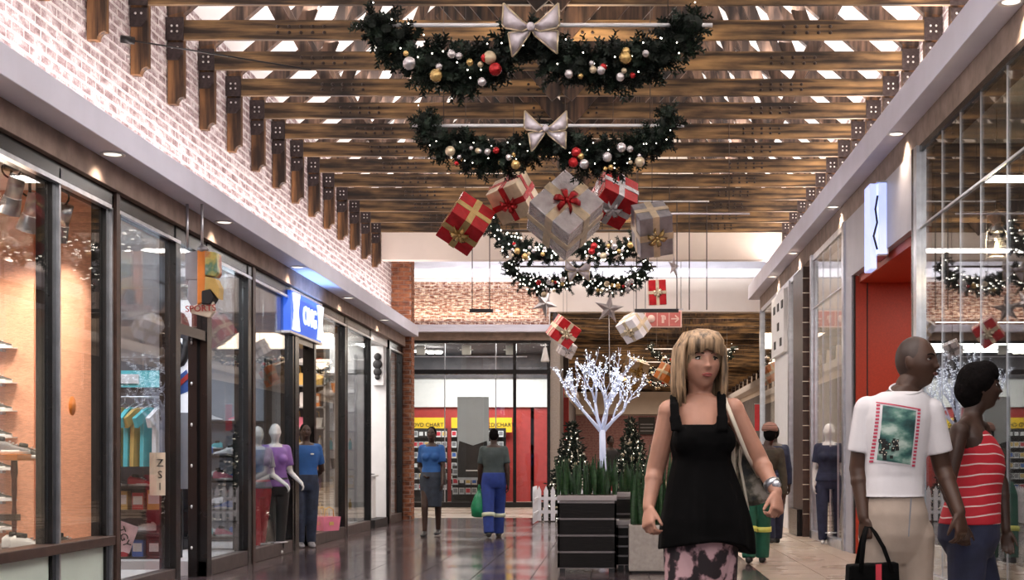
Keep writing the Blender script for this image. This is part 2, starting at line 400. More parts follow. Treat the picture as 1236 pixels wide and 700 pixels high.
# ceilings above the trusses
CX, HS = -0.59, 3.81
def roof(name, cx, half, ya, yb, m, z0=5.62, rise=3.62):
    r = MB()
    for s in (-1, 1):
        xa, xb = cx + s * (half + 0.35), cx
        r.add([(xa, ya, z0), (xb, ya, z0 + rise), (xb, yb, z0 + rise), (xa, yb, z0),
               (xa, ya, z0 + .08), (xb, ya, z0 + rise + .08), (xb, yb, z0 + rise + .08), (xa, yb, z0 + .08)],
              [(0, 1, 2, 3), (7, 6, 5, 4), (0, 4, 5, 1), (1, 5, 6, 2), (2, 6, 7, 3), (3, 7, 4, 0)])
    o = r.build(name, m); o['kind'] = 'structure'; return o
roof('ceiling', CX, HS, -6, 27.0, 'ceiling_white')
def roofz(x): return 5.60 + 3.62 * (1 - abs(x - CX) / (HS + .35))
# ------------------------------------------------------------ timber roof trusses
def truss_parts(half, rise=3.30):
    """local coordinates: origin at the middle of the tie beam's underside"""
    P = []
    P.append(('tie_beam', MB().box(-half + .02, half - .02, -.075, -.02, 0, 0.19), 'beam_x'))
    zr = lambda x: 0.24 + rise * (1 - abs(x) / half)
    for s in (-1, 1):
        P.append(('rafter', MB().bar((s * half, 0, zr(half)), (0, 0, zr(0)), 0.09, 0.17), 'web'))
        xa, xb = s * half, s * (half - .155)
        x0, x1 = min(xa, xb), max(xa, xb)
        # post with a quarter-round notch at its free bottom corner
        poly = [(xa, -0.63), (xa, 0.24), (xb, 0.28), (xb, -0.56)]
        for k in range(6):
            t = PI / 2 * k / 5
            poly.append((xb - (-s) * 0 + (s * 0.07) * math.sin(t) * 1.0, -0.56 - 0.07 + 0.07 * math.cos(t)) if False else (xb + s * 0.072 * math.sin(t), -0.63 + 0.072 * (1 - math.sin(t)) * 0 + 0.072 * math.cos(t)))
        P.append(('post', MB().prism(poly, 'y', -0.050, 0.040), 'beam_z'))
        P.append(('plate', MB().box(x0 - .012, x1 + .012, -0.088, -0.076, -0.01, 0.215), 'plate'))
        P.append(('plate', MB().prism([(x0, -0.03), (x1, -0.03), (x1, -0.14), (x1 - .05 if s < 0 else x1, -0.20), (x0 if s < 0 else x0 + .05, -0.20), (x0, -0.14)], 'y', -0.072, -0.056), 'plate'))
        b = MB(); cx = (x0 + x1) / 2
        for dx in (-.027, .027):
            for dz in (.075, .13): b.ell((cx + dx, -0.089, dz), (.012, .008, .012), n=6)
            b.ell((cx + dx, -0.073, -0.08), (.012, .008, .012), n=6)
        P.append(('bolt', b, 'bolt'))
        d = MB()
        for i in range(5):
            for dz in (.065, .125): d.ell((s * (2.72 - .115 * i), -0.078, dz), (.019, .012, .019), n=6)
        for i in range(2):
            for dz in (.065, .125): d.ell((s * (0.28 + .1 * i), -0.078, dz), (.017, .012, .017), n=6)
        P.append(('bolt', d, 'darkbolt'))
        P.append(('brace', MB().bar((s * .03, -.10, .0 if rise > 1 else .16), (s * 1.75, -.10, zr(1.75) - .05), 0.045, 0.22), 'dark_web'))
        for a, c in ((2.62, 3.05), (2.50, 1.75)):
            P.append(('web', MB().bar((s * a, 0, .09), (s * c * half / 3.81, 0, zr(c * half / 3.81) - .02), 0.06, 0.13), 'web'))
    P.append(('king_post', MB().bar((0, 0, .02), (0, 0, zr(0)), 0.07, 0.13, up=(1, 0, 0)), 'web'))
    return P
ORD = ['first', 'second', 'third', 'fourth', 'fifth', 'sixth', 'seventh', 'eighth', 'ninth', 'tenth', 'eleventh', 'twelfth', 'thirteenth', 'fourteenth', 'fifteenth', 'sixteenth', 'seventeenth', 'eighteenth', 'nineteenth', 'twentieth']
def truss_row(cx, half, ys, lab, grp, rise=3.30):
    t = root('timber_truss', (cx, ys[0], 5.34), lab(0), 'roof truss', grp)
    for nm, mb, m in truss_parts(half, rise):
        o = mb.build(nm, m, t, local=True)
        if nm == 'bolt': o['kind'] = 'stuff'
    for i, y in enumerate(ys[1:]):
        c = copy_tree(t); c.location = (cx, y, 5.34); c['label'] = lab(i + 1)
# hidden-from-frame trusses nearer than the first keep the roof complete for reflections
truss_row(CX, HS, [11.92 + 1.077 * (k - 3) for k in range(17)],
          lambda i: 'bolted brown timber truss spanning the hall, ' + ORD[i] + ' from the front', 'timber trusses over the hall')
truss_row(2.4, 4.62, [39.3 + 2.4 * k for k in range(19)],
          lambda i: 'dark timber truss of the farther hall beyond the crossing, ' + ORD[i] + ' from the near end', 'timber trusses over the far hall', .20)
M['farwood'] = wood('far_ceiling_plank', 'x', (0.05, 0.03, 0.015), (0.36, 0.23, 0.12))
fc = solid('ceiling_far', 'farwood', []) if False else None
cf = MB()
for k in range(96):
    y = 36.5 + k * 0.52
    cf.box(-2.6, 7.4, y, y + 0.40, 5.92 + 0.02 * (k % 2), 5.98 + 0.02 * (k % 2))
cfo = MB().box(-2.6, 7.4, 36.4, 88, 6.02, 6.1).build('ceiling_far', 'farwood'); cfo.name = 'ceiling.001'; cfo['kind'] = 'structure'
tag(cf.build('plank', 'farwood', cfo), kind='stuff')
# steel tie-rod end on the left wall
tr = root('tie_rod', (-4.36, 12.6, 4.93), 'thin steel tie rod with round eye end running between the left posts', 'tie rod')
MB().tube([(-4.36, 12.6, 4.93), (-2.9, 13.6, 4.93)], .008).build('rod', 'black_metal', tr)
MB().tube([(-4.37, 12.6, 4.93), (-4.27, 12.66, 4.93)], .035, 10).build('eye', 'black_metal', tr)

# ------------------------------------------------------------ downlights in the soffits
def downlight(x, y, z, lab, e, col=WARM, target=None):
    r = root('recessed_downlight', (x, y, z), lab, 'light', 'recessed downlights under the ledges')
    MB().lathe([(0.085, 0.0), (0.10, -0.006), (0.10, -0.012), (0.075, -0.012), (0.07, 0.0)], (x, y, z), 20).build('trim_ring', 'white_metal', r)
    MB().lathe([(0.068, -0.004), (0.068, -0.008)], (x, y, z), 16).build('lens', 'lens', r)
    spot('downlight', (x, y, z - .03), target or (x, y, 0), e, col, 120, 0.9, 0.06)
M['lens'] = emis('lamp_lens', (1.0, 0.92, 0.80), 1.3)
for i, y in enumerate((9.0, 11.35, 14.6, 18.0, 21.4, 24.8)):
    downlight(-4.00, y, 3.645, 'round recessed downlight in the left soffit, %s from the front' % ORD[i], 55)
for i, y in enumerate((10.6, 14.9, 19.2, 23.5, 26.5)):
    downlight(2.96, y, 4.62, 'round recessed downlight in the right soffit, %s from the front' % ORD[i], 100)

# ------------------------------------------------------------ left shopfronts
XL = -4.24
def pane(parent, name, y0, y1, z0, z1, m='glass', x=XL, split=0):
    if not split: return bx(parent, name, m, x - .006, x + .006, y0, y1, z0, z1)
    for k in range(split):
        a = y0 + (y1 - y0) * k / split; b = y0 + (y1 - y0) * (k + 1) / split - .008
        bx(parent, name, m, x - .006, x + .006, a, b, z0, z1)
def win(name): return root(name, (XL, 0, 0), kind='structure')
w1 = win('window_1')
for y0, y1 in ((6.0, 8.66), (8.78, 10.64), (10.76, 11.78)):
    pane(w1, 'glass_pane', y0, y1, 0.57, 3.30); bx(w1, 'frosted_panel', 'frost', XL - .02, XL + .01, y0, y1, 0.04, 0.49)
for y in (8.72, 10.70, 11.83):
    bx(w1, 'mullion', 'frame', XL - .09, XL + .035, y - .05, y + .02, 0, 3.44); bx(w1, 'mullion_edge', 'alu', XL - .01, XL + .06, y + .02, y + .05, 0, 3.40)
bx(w1, 'sill', 'frame_brown', XL - .1, XL + .08, 5.5, 11.88, 0.49, 0.57, bevel=.008)
bx(w1, 'header', 'frame', XL - .08, XL + .06, 5.5, 11.88, 3.30, 3.44); bx(w1, 'header_trim', 'alu', XL + .02, XL + .075, 5.5, 11.8, 3.28, 3.315)
bx(w1, 'base_rail', 'frame', XL - .05, XL + .05, 5.5, 11.88, 0, 0.04)
def front(name, y0, y1, split=2, transom=None, kick=.16, post=.07, kickm='kick'):
    w = win(name)
    pane(w, 'glass_pane', y0 + post, y1 - post, kick, 3.30, split=split)
    for y in (y0 + post / 2, y1 - post / 2): bx(w, 'post', 'frame', XL - .10, XL + .06, y - post / 2, y + post / 2, 0, 3.44)
    bx(w, 'header', 'frame', XL - .08, XL + .05, y0, y1, 3.30, 3.44); bx(w, 'header_trim', 'alu', XL + .03, XL + .065, y0, y1, 3.28, 3.31)
    bx(w, 'kick_plate', kickm, XL - .08, XL + .055, y0, y1, 0, kick, bevel=.006)
    return w
w2 = front('window_2', 11.92, 13.72, 2, post=.14)
bx(w2, 'side_panel', 'frame_brown', XL - .06, XL + .08, 11.90, 11.98, 0, 3.44)
w3 = front('window_3', 14.62, 16.42, 2, post=.16)
w4 = front('window_4', 16.44, 18.62, 3, post=.10)
bx(w4, 'side_panel', 'frame_brown', XL - .06, XL + .07, 16.44, 16.56, 0, 3.44)
w5 = front('window_5', 19.85, 22.25, 2, post=.12)
w6 = front('window_6', 22.3, 24.5, 2, post=.05)
w7 = front('window_7', 26.5, 28.22, 1, post=.16)
# door openings: transom bars and dark jambs
d1 = root('door_1', (XL, 0, 0), kind='structure')
bx(d1, 'transom_bar', 'frame', XL - .1, XL + .05, 13.72, 14.62, 2.42, 2.52); pane(d1, 'glass_pane', 13.72, 14.62, 2.52, 3.30)
bx(d1, 'header', 'frame', XL - .1, XL + .05, 13.72, 14.62, 3.30, 3.44)
bx(d1, 'door_leaf', 'frame', XL - .12, XL - .03, 14.56, 14.62, 0, 2.42)
for k in range(6):
    MB().ell((XL - .08, 14.55, 0.3 + k * .42), (.012, .012, .02), n=6).build('rivet', 'bolt', [o for o in d1.children if o.name.startswith('door_leaf')][0])
d2 = root('door_2', (XL, 0, 0), kind='structure')
bx(d2, 'jamb', 'frame', XL - .12, XL + .07, 18.62, 18.84, 0, 3.44); bx(d2, 'header', 'frame', XL - .12, XL + .05, 18.84, 19.85, 2.75, 3.44)
d3 = root('door_3', (XL, 0, 0), kind='structure')
bx(d3, 'header', 'white', XL - .1, XL + .02, 24.5, 26.5, 3.30, 3.44)
# shop shells behind the glass
M['tan_wood'] = M['orange']
M['shopdark'] = mat('dark_shop_wall', (0.10, 0.09, 0.10), 0.7, 0, 0.3, 3)
M['shopwhite'] = mat('pale_shop_wall', (0.62, 0.60, 0.60), 0.7, 0, 0.1, 3)
M['slat'] = mat('grey_slat_panel', (0.30, 0.33, 0.38), 0.5, 0, 0.1, 3)
sh = solid('wall_shops', 'shopwhite', [(-9.2, -9.0, 4, 28.2, 0, 3.6), (-9, -4.3, 18.60, 18.72, 0, 3.44), (-9, -4.32, 28.0, 28.2, 0, 3.44)]); sh.name = 'wall_left.001'
solid('ceiling_shops', 'ceiling_white', [(-9, -4.32, 4, 28.2, 3.46, 3.56)]).name = 'ceiling.002'
tan = solid('wall_tan', 'orange', [(-9, -4.33, 11.94, 11.99, 0.50, 3.46)]); tan.name = 'wall_back.001'
for i in range(9):
    bx(tan, 'panel_strip', 'orange', -9 + i * .52, -8.5 + i * .52, 11.915, 11.94, 0.5, 3.46)
solid('floor_plinth', 'concrete', [(-6.6, -4.33, 5, 11.92, 0.0, 0.50)]).name = 'floor.001'
area('display_light', (-5.6, 10.4, 3.38), (2, 2.2), 210, (1.0, 0.82, 0.66), (math.radians(-25), 0, 0))
area('sports_shop_light', (-6.0, 13.6, 3.38), (3, 1.6), 105, COOL); area('sports_shop_light', (-6.0, 16.6, 3.38), (3, 2.5), 130, COOL, (math.radians(-20), 0, 0))
area('second_shop_light', (-6.0, 20.5, 3.38), (3, 2), 150, WARM, (math.radians(-15), 0, 0)); area('second_shop_light', (-6.0, 25.0, 3.38), (3, 4), 220, NEUT)

# ---- track spotlights of the tan display
def track_light(px, py, Y, lab):
    p = at(px, py, Y); r = root('track_spotlight', (p.x, p.y, 3.46), lab, 'spotlight', 'track spotlights in the tan display')
    MB().lathe([(.06, 3.46), (.06, 3.42)], (p.x, p.y, 0), 14).build('ceiling_plate', 'black_metal', r)
    ring = [(p.x + .075 * math.cos(t * PI / 8), p.y, p.z + .16 + .075 * math.sin(t * PI / 8)) for t in range(17)]
    MB().tube(ring, .008, 6).build('cable_loop', 'black_metal', r)
    MB().tube([(p.x, p.y, 3.42), (p.x, p.y, p.z + .09)], .012, 8).build('stem', 'black_metal', r)
    d = V((-.35, .25, -.9)).normalized()
    a = p + V((.05, 0, .10)); b = a + d * .30
    MB().tube([a, a + d * .17], .062, 16).build('lamp_body', 'alu', r)
    MB().tube([a + d * .17, b], [.068, .085], 16, 0, False).build('lamp_hood', 'alu', r)
    MB().tube([a + d * .19, a + d * .195], .06, 14).build('lens', 'lens', [o for o in r.children if o.name.startswith('lamp_hood')][0])
    spot('track_beam', b + d * .02, b + d + V((0, .6, 0)), 30, (1.0, .85, .7), 60)
track_light(14, 228, 10.9, 'silver track spotlight with looped cable, leftmost of the three in the tan display')
track_light(36, 250, 11.2, 'silver track spotlight, middle one of the three in the tan display')
track_light(72, 262, 11.4, 'silver track spotlight just right of the first window mullion')

# ---- shoes
def shoe_mesh(m_up, m_sole):
    mb = MB()
    # sole
    n = 12; out = []
    for k in range(n):
        t = 2 * PI * k / n; x = .14 * math.cos(t); w = .042 + .008 * math.cos(t)
        out.append((x, w * math.sin(t)))
    mb.prism(out, 'z', 0, .028, 1, True)
    secs = [(-.135, .030, .085), (-.11, .037, .105), (-.06, .037, .10), (-.01, .036, .085), (.04, .038, .062), (.09, .038, .045), (.132, .022, .034)]
    vs = []; m = 9
    for x, w, h in secs:
        for j in range(m):
            a = PI * j / (m - 1); vs.append((x, w * math.cos(a) , .022 + (h - .022) * math.sin(a) ** .7))
    fs = [(i * m + j, i * m + j + 1, (i + 1) * m + j + 1, (i + 1) * m + j) for i in range(len(secs) - 1) for j in range(m - 1)]
    fs += [tuple(range(m)), tuple((len(secs) - 1) * m + j for j in range(m))[::-1]]
    mb.add(vs, fs, 0, True)
    mb.tube([(-.09, 0, .103), (-.03, 0, .098)], [.024, .02], 8, 2)
    for k in range(3): mb.box(.0 + k * .022, .008 + k * .022, -.022, .022, .082 - k * .011, .092 - k * .011, 1)
    return mb.mesh('shoe', [m_up, m_sole, 'black'])
COLS = {'white': (.7, .7, .72), 'black': (.02, .02, .02), 'red': (.5, .03, .05), 'blue': (.04, .12, .42), 'grey': (.2, .2, .22), 'pink': (.7, .2, .3), 'green': (.05, .3, .16), 'orange': (.8, .25, .04), 'cyan': (.08, .45, .5), 'gold': (.6, .4, .12), 'purple': (.22, .1, .35), 'cream': (.7, .62, .5)}
for k, c in COLS.items(): M['c_' + k] = mat('goods_' + k, c, .45, 0, .12)
SH = {k: shoe_mesh('c_' + k, 'c_white' if k != 'white' else 'c_grey') for k in ('white', 'black', 'red', 'blue', 'grey', 'pink', 'cyan', 'orange')}
def shoe(p, col, lab, grp, rz=0, s=1.0, cat='shoe'):
    o = bpy.data.objects.new('shoe', SH[col]); C.objects.link(o); o.location = p; o.rotation_euler = (0, 0, rz); o.scale = (s, s, s)
    return tag(o, lab, cat, grp)
# tan display: table on a turned post, shoe on it, pair in front, wall pegs with dark shoes
tb = root('display_table', at(10, 652, 11.2), 'orange-topped wooden display table on turned dark legs behind the first window', 'table')
p = at(0, 548, 11.2); zt = p.z
tbl = MB().box(p.x - .55, at(34, 548, 11.2).x, 11.0, 11.5, zt - .05, zt + .0).build('table_top', mat('orange_wood_top', (.50, .17, .04), .3), tb, .006)
lx = at(14, 600, 11.2).x
MB().lathe([(.028, .5), (.028, .56), (.016, .6), (.022, .75), (.014, .85), (.022, .95), (.02, 1.05), (.028, 1.1), (.024, zt - .05)], (lx, 11.25, 0), 12).build('leg', mat('dark_cherry_leg', (.10, .012, .01), .35), tb)
MB().lathe([(.028, .5), (.016, .6), (.022, .75), (.014, .85), (.02, 1.05), (.024, zt - .05)], (lx - .7, 11.25, 0), 12).build('leg', 'frame_brown', tb)
MB().box(lx - .75, lx + .03, 11.2, 11.3, .72, .77).build('stretcher', 'frame_brown', tb)
q = at(20, 549, 11.2); shoe((q.x - .06, 11.2, zt), 'grey', 'grey low shoe lying on the orange table top', None, .15, 1.15)
q = at(38, 550, 11.3); shoe((q.x + .0, 11.3, zt - .035), 'black', 'black shoe overhanging the right end of the orange table top', None, .1, 1.0)
q = at(28, 659, 10.75); shoe((q.x, 10.9, .50), 'white', 'white leather shoe on the display floor beside the mullion, front one', 'pair of white shoes', .1, 1.15)
q = at(22, 653, 10.95); shoe((q.x, 11.05, .50), 'white', 'white leather shoe on the display floor, rear one of the pair', 'pair of white shoes', .2, 1.15)
q = at(78, 656, 11.3); shoe((q.x, 11.35, .50), 'black', 'flat black shoe lying alone on the display floor under the second pane', None, .15)
for i, py in enumerate((414, 456, 490, 522, 561, 598, 633)):
    q = at(3, py, 11.85)
    sp = root('shoe_peg', q, 'short clear peg shelf on the tan wall, %s from the top' % ORD[i], 'shelf', 'peg shelves on the tan wall')
    MB().box(q.x - .3, q.x + .10, 11.80, 11.91, q.z - .045, q.z - .035).build('board', 'white_metal', sp); MB().box(q.x - .02, q.x, 11.85, 11.92, q.z - .07, q.z - .045).build('bracket', 'alu', sp)
    shoe((q.x - .04, 11.84, q.z - .035), 'black', 'dark shoe on the tan wall, %s from the top' % ORD[i], 'dark shoes up the tan wall', .3, .85)
# decal on the second pane
dc = root('window_sticker', at(104, 500, 11.1), 'faint orange round and red lettered sticker on the second pane', 'sticker')
q = at(107, 490, 11.12); MB().lathe([(.075, 0), (.075, .002)], (0, 0, 0), 24).build('disc', 'c_orange', dc).hide_render = False
dc.children[0].rotation_euler = (0, PI / 2, 0); dc.children[0].location = (XL + .012 - dc.location.x, 0, q.z - dc.location.z)
for o in dc.children: o.data.transform(Matrix.Translation(dc.location)) 
# ------------------------------------------------------------ goods and shelving
def shelf_unit(name, x0, x1, y, zs, lab, m='black_metal', back=None, depth=.32, uprights=True, top=None):
    r = root(name, ((x0 + x1) / 2, y, 0), lab, 'shelf')
    for z in zs: MB().box(x0, x1, y - depth, y, z - .025, z).build('shelf_board', m, r)
    H = top or zs[-1] + .3
    if uprights:
        for x in (x0, x1 - .03): MB().box(x, x + .03, y - depth, y, 0, H).build('upright', m, r)
    if back: MB().box(x0, x1, y, y + .02, 0, H).build('back_panel', back, r)
    return r
def bottle_mesh(m, h=.2, r=.03):
    return MB().lathe([(r, 0), (r, h * .6), (r * .4, h * .75), (r * .4, h * .86)], n=8).lathe([(r * .5, h * .86), (r * .5, h)], n=8, mi=1).mesh('bottle', [m, 'c_gold'])
def carton_mesh(m, m2, w=.13, h=.2, d=.1):
    return MB().box(-w / 2, w / 2, -d / 2, d / 2, 0, h).box(-w / 2 + .01, w / 2 - .01, -d / 2 - .003, -d / 2, h * .3, h * .8, 1).mesh('carton', [m, m2])
def bag_mesh(m, m2):
    mb = MB().prism([(-.11, 0), (.11, 0), (.14, .17), (-.14, .17)], 'y', -.05, .05)
    mb.tube([(-.07, 0, .16), (-.06, 0, .26), (0, 0, .29), (.06, 0, .26), (.07, 0, .16)], .008, 6, 1)
    mb.box(-.03, .03, -.056, -.05, .07, .11, 1); return mb.mesh('handbag', [m, m2])
ck = list(COLS)
BOT = {k: bottle_mesh('c_' + k) for k in ck}; CAR = {k: carton_mesh('c_' + k, 'c_white') for k in ck}; BAG = {k: bag_mesh('c_' + k, 'c_gold') for k in ck}
KIND = {'bottle': BOT, 'carton': CAR, 'handbag': BAG}
def stock(kind, x0, x1, y, z, step, level, where, grp, cols=ck, s=1.0, skip=.1):
    x = x0 + step / 2; num = 0
    while x < x1 - step / 3:
        if random.random() > skip:
            num += 1; pos = NTH[num - 1] + ' from the left'
            c = random.choice(cols); sc = s * random.uniform(.85, 1.12)
            if kind == 'shoe': shoe((x, y, z), c if c in SH else 'grey', '%s sports shoe, %s on the %s shelf %s' % (c if c in SH else 'grey', pos, level, where), grp, random.uniform(-.5, .5) + random.choice((0, PI)), sc)
            else:
                o = bpy.data.objects.new(kind, KIND[kind][c]); C.objects.link(o); o.location = (x, y, z); o.rotation_euler = (0, 0, random.uniform(-.2, .2)); o.scale = (sc,) * 3
                tag(o, '%s %s, %s on the %s shelf %s' % (c, kind, pos, level, where), kind if kind != 'carton' else 'box', grp)
        x += step
NTH = ORD + ['twenty-' + o for o in ORD[:9]]
LV = ['bottom', 'second', 'third', 'fourth', 'fifth', 'sixth', 'seventh', 'eighth', 'ninth']
sc_ = ['white', 'black', 'red', 'blue', 'pink', 'cyan', 'grey']
# sports shop: slat wall with tiers of shoes seen through the first two panes
zs = [.25, .62, .98, 1.34, 1.70]
shelf_unit('shoe_shelf', -6.7, -4.45, 18.5, zs, 'dark tiered shoe shelf on the slatted end wall of the sports shop', 'black_metal', 'slat', .30, top=2.5)
for i, z in enumerate(zs): stock('shoe', -6.65, -4.5, 18.34, z, .33, LV[i], 'on the slat wall', 'shoes on the slatted end wall', sc_)
zs = [.30, .62, .96, 1.25]
shelf_unit('shoe_shelf', -5.05, -4.42, 16.9, zs, 'low four-tier shoe shelf close behind the third shop window', 'black_metal', None, .30, top=1.5)
for i, z in enumerate(zs): stock('shoe', -5.02, -4.44, 16.74, z, .30, LV[i], 'behind window three', 'shoes close behind the third window', sc_)
zs = [.3, .7, 1.1, 1.5, 1.9]
shelf_unit('shoe_shelf', -8.2, -6.9, 18.4, zs, 'tall shelf of sports goods deep inside the sports shop', 'alu', 'shopdark', .3)
for i, z in enumerate(zs): stock('carton', -8.15, -6.95, 18.2, z, .2, LV[i], 'deep in sports shop', 'boxed sports goods', ['cyan', 'blue', 'yellow' if 'yellow' in ck else 'gold', 'white', 'red'])
# hanging garments on a rail behind the second window
def shirt_mesh(m):
    mb = MB(); mb.prism([(-.20, -.62), (.20, -.62), (.19, -.16), (.27, -.22), (.31, -.12), (.16, -.02), (.06, 0), (0, -.03), (-.06, 0), (-.16, -.02), (-.31, -.12), (-.27, -.22), (-.19, -.16)], 'y', -.025, .025, 0)
    mb.tube([(-.18, 0, -.02), (0, 0, .05), (.18, 0, -.02)], .006, 5, 1).tube([(0, 0, .05), (0, 0, .11)], .005, 5, 1)
    return mb.mesh('garment', [m, 'alu'])
SHI = {k: shirt_mesh('c_' + k) for k in ck}
def rail(x0, x1, y, z, lab, grp, where, cols, step=.12, rot=0):
    r = root('clothes_rail', ((x0 + x1) / 2, y, 0), lab, 'rail')
    MB().tube([(x0, y, z), (x1, y, z)], .012, 8).build('bar', 'alu', r)
    for x in (x0, x1): MB().tube([(x, y, 0), (x, y, z)], .012, 8).build('upright', 'alu', r)
    x = x0 + .1; num = 0
    while x < x1 - .05:
        num += 1
        c = random.choice(cols); o = bpy.data.objects.new('garment', SHI[c]); C.objects.link(o); o.location = (x, y, z - .11); o.rotation_euler = (0, 0, rot + random.uniform(-.2, .2))
        tag(o, c + ' garment, ' + NTH[num - 1] + ' on the rail ' + where, 'clothes', grp); x += step
rail(-5.45, -4.62, 14.95, 1.86, 'steel clothes rail behind the second shop window', 'garments behind the second window', 'behind the second shop window', ['white', 'red', 'blue', 'cyan', 'black', 'grey', 'gold'], .105, 1.25)
zs = [.17, .42, .67, .92]
shelf_unit('display_shelf', -5.55, -4.66, 15.35, zs, 'low shelf of boxed goods under the second window rail', 'black_metal', 'shopdark', .3, top=2.3)
for i, z in enumerate(zs): stock(['carton', 'shoe'][i % 2], -5.5, -4.7, 15.2, z, [.17, .3][i % 2], LV[i], 'under the second window rail', 'goods under the second window rail', ['cyan', 'blue', 'white', 'red', 'gold', 'black'])
tc = root('teal_header', (-5.1, 15.3, 2.0), 'teal lettered header board above the clothes rail behind the second window', 'sign')
MB().box(-5.5, -4.7, 15.28, 15.32, 1.98, 2.16).build('board', 'c_cyan', tc); MB().box(-5.45, -5.1, 15.26, 15.28, 2.02, 2.12).build('patch', 'c_white', tc)
rail(-6.3, -5.3, 17.2, 1.95, 'steel clothes rail in the middle of the sports shop', 'garments mid sports shop', 'in the middle of the sports shop', ['purple', 'pink', 'white', 'black', 'blue'], .12, 1.1)
# lit poster with a black oval ring shape, beside the open door
p = at(214, 400, 15.2)
ps = root('light_box_poster', (p.x, 15.2, 0), 'tall pale poster with a black oval and sports lettering inside the open door', 'poster')
M['poster'] = emis('lit_poster_face', (.62, .68, .80), .55)
z0, z1 = at(0, 590, 15.2).z, at(0, 362, 15.2).z
MB().box(p.x - .06, p.x + .19, 15.2, 15.26, z0, z1).build('panel', 'poster', ps)
ring = [(p.x + .02 + .085 * math.cos(t * PI / 10), 15.185, at(0, 410, 15.2).z + .26 * math.sin(t * PI / 10)) for t in range(21)]
MB().tube(ring, .045, 8).build('oval_mark', 'black', ps); MB().ell((p.x + .02, 15.185, at(0, 425, 15.2).z), (.05, .01, .12)).build('oval_mark', 'black', ps)
MB().prism([(p.x - .05, at(0, 468, 15.2).z), (p.x - .02, at(0, 472, 15.2).z), (p.x + .17, at(0, 452, 15.2).z), (p.x + .17, at(0, 445, 15.2).z)], 'y', 15.18, 15.2).build('stripe', 'red', ps)
MB().prism([(p.x - .05, at(0, 480, 15.2).z), (p.x - .05, at(0, 460, 15.2).z), (p.x + .10, at(0, 446, 15.2).z), (p.x + .17, at(0, 470, 15.2).z)], 'y', 15.19, 15.2).build('stripe', 'c_blue', ps)
text('lettering', 'MON', .085, (p.x + .03, 15.185, at(0, 511, 15.2).z), (PI / 2, 0, 0), 'white', ps)
MB().box(p.x - .06, p.x + .19, 15.18, 15.2, z0, at(0, 498, 15.2).z).build('lower_panel', 'slat', ps)
# two leaning cards near the second window
cd = root('sale_card', at(157, 640, 13.2), 'pink tilted card with dark letters low in the second window', 'sign')
a = at(150, 648, 13.2); M['cardpink'] = mat('card_pink', (.62, .42, .46), .6)
MB().obox((a.x, 13.2, a.z), (.19, .01, .26), Matrix.Rotation(.35, 3, 'Y')).build('card', 'cardpink', cd)
text('lettering', 'TGY', .10, (a.x, 13.185, a.z), (PI / 2, -.35 + PI / 2, 0), 'black', cd)
cd2 = root('notice_card', at(190, 560, 13.3), 'tall buff notice with dark letters in the second window', 'sign')
a = at(190, 572, 13.3)
MB().box(a.x - .07, a.x + .075, 13.29, 13.3, a.z - .2, a.z + .2).build('card', 'c_cream', cd2)
for i, s_ in enumerate('ZSI'): text('lettering', s_, .10, (a.x + .03, 13.28, a.z + .1 - i * .11), (PI / 2, 0, 0), 'black', cd2)
# second shop
for (x0, x1, y, nm) in ((-5.4, -4.42, 22.1, 'behind window five'), (-7.6, -5.6, 22.3, 'mid second shop'), (-5.5, -4.40, 24.55, 'behind window six')):
    zs = [.35, .72, 1.05, 1.38, 1.70, 2.02, 2.35, 2.68]
    shelf_unit('display_shelf', x0, x1, y, zs, 'tall eight-tier display shelf ' + nm, 'alu', 'shopdark' if y != 24.55 else 'shopwhite', .3, top=3.0)
    for i, z in enumerate(zs):
        kd = ['carton', 'handbag', 'shoe', 'bottle', 'carton', 'handbag', 'bottle', 'handbag'][(i + int(x0)) % 8]
        stock(kd, x0 + .04, x1 - .04, y - .15, z, {'handbag': .3, 'shoe': .3, 'carton': .17, 'bottle': .11}[kd], LV[i], nm, kd + 's ' + nm, {'handbag': ['cream', 'gold', 'orange', 'black', 'pink', 'white'], 'bottle': ['white', 'gold', 'cream', 'cyan']}.get(kd, ck))
for i, (px, py) in enumerate(((383, 620), (391, 628), (402, 617))):
    q = at(px, py, 21.2); o = bpy.data.objects.new('handbag', BAG['pink']); C.objects.link(o); o.location = (q.x, 21.2 - i * .15, .16); o.rotation_euler = (0, 0, .4 * i); o.scale = (1.2,) * 3
    tag(o, 'pink bag on the floor behind the fifth window, %s from the left' % ORD[i], 'handbag', 'pink bags low in the window')
# white wall of the recess, its sign and plinth with a cap
rw = solid('wall_recess', 'white', [(-5.1, -4.24, 26.44, 26.52, 0, 3.3), (-5.1, -4.30, 24.4, 24.46, 0, 3.3)]); rw.name = 'wall_left.002'
bs = root('black_sign', at(456, 441, 26.3), 'black irregular sign on white panel in the recess beside the brick pier', 'sign')
a = at(456, 445, 26.3); MB().box(a.x - .11, a.x + .1, 26.3, 26.42, a.z - .3, a.z + .42).build('panel', 'white', bs)
for dz, r in ((.22, .07), (.08, .09), (-.06, .08), (-.16, .05)): MB().ell((a.x + .0, 26.27, a.z + dz), (r, .03, r)).build('emblem', 'black', bs)
pb = at(452, 572, 25.6)
pt = root('plinth', (-4.55, 25.6, 0), 'small white display plinth in the recess beside the brick pier', 'plinth')
MB().box(-4.62, -4.32, 25.5, 25.8, .16, .90).build('block', 'white', pt); MB().box(-4.66, -4.28, 25.45, 25.85, .90, .93).build('top', 'white', pt); MB().box(-4.9, -4.2, 25.0, 26.4, 0, .14).build('plinth_base', 'black', pt)
cp = root('cap', (-4.47, 25.6, .93), 'black peaked cap lying on the small white plinth', 'cap')
MB().ell((-4.47, 25.62, .95), (.10, .10, .09)).build('crown', 'black', cp); MB().ell((-4.40, 25.56, .945), (.11, .07, .012)).build('peak', 'black', cp)
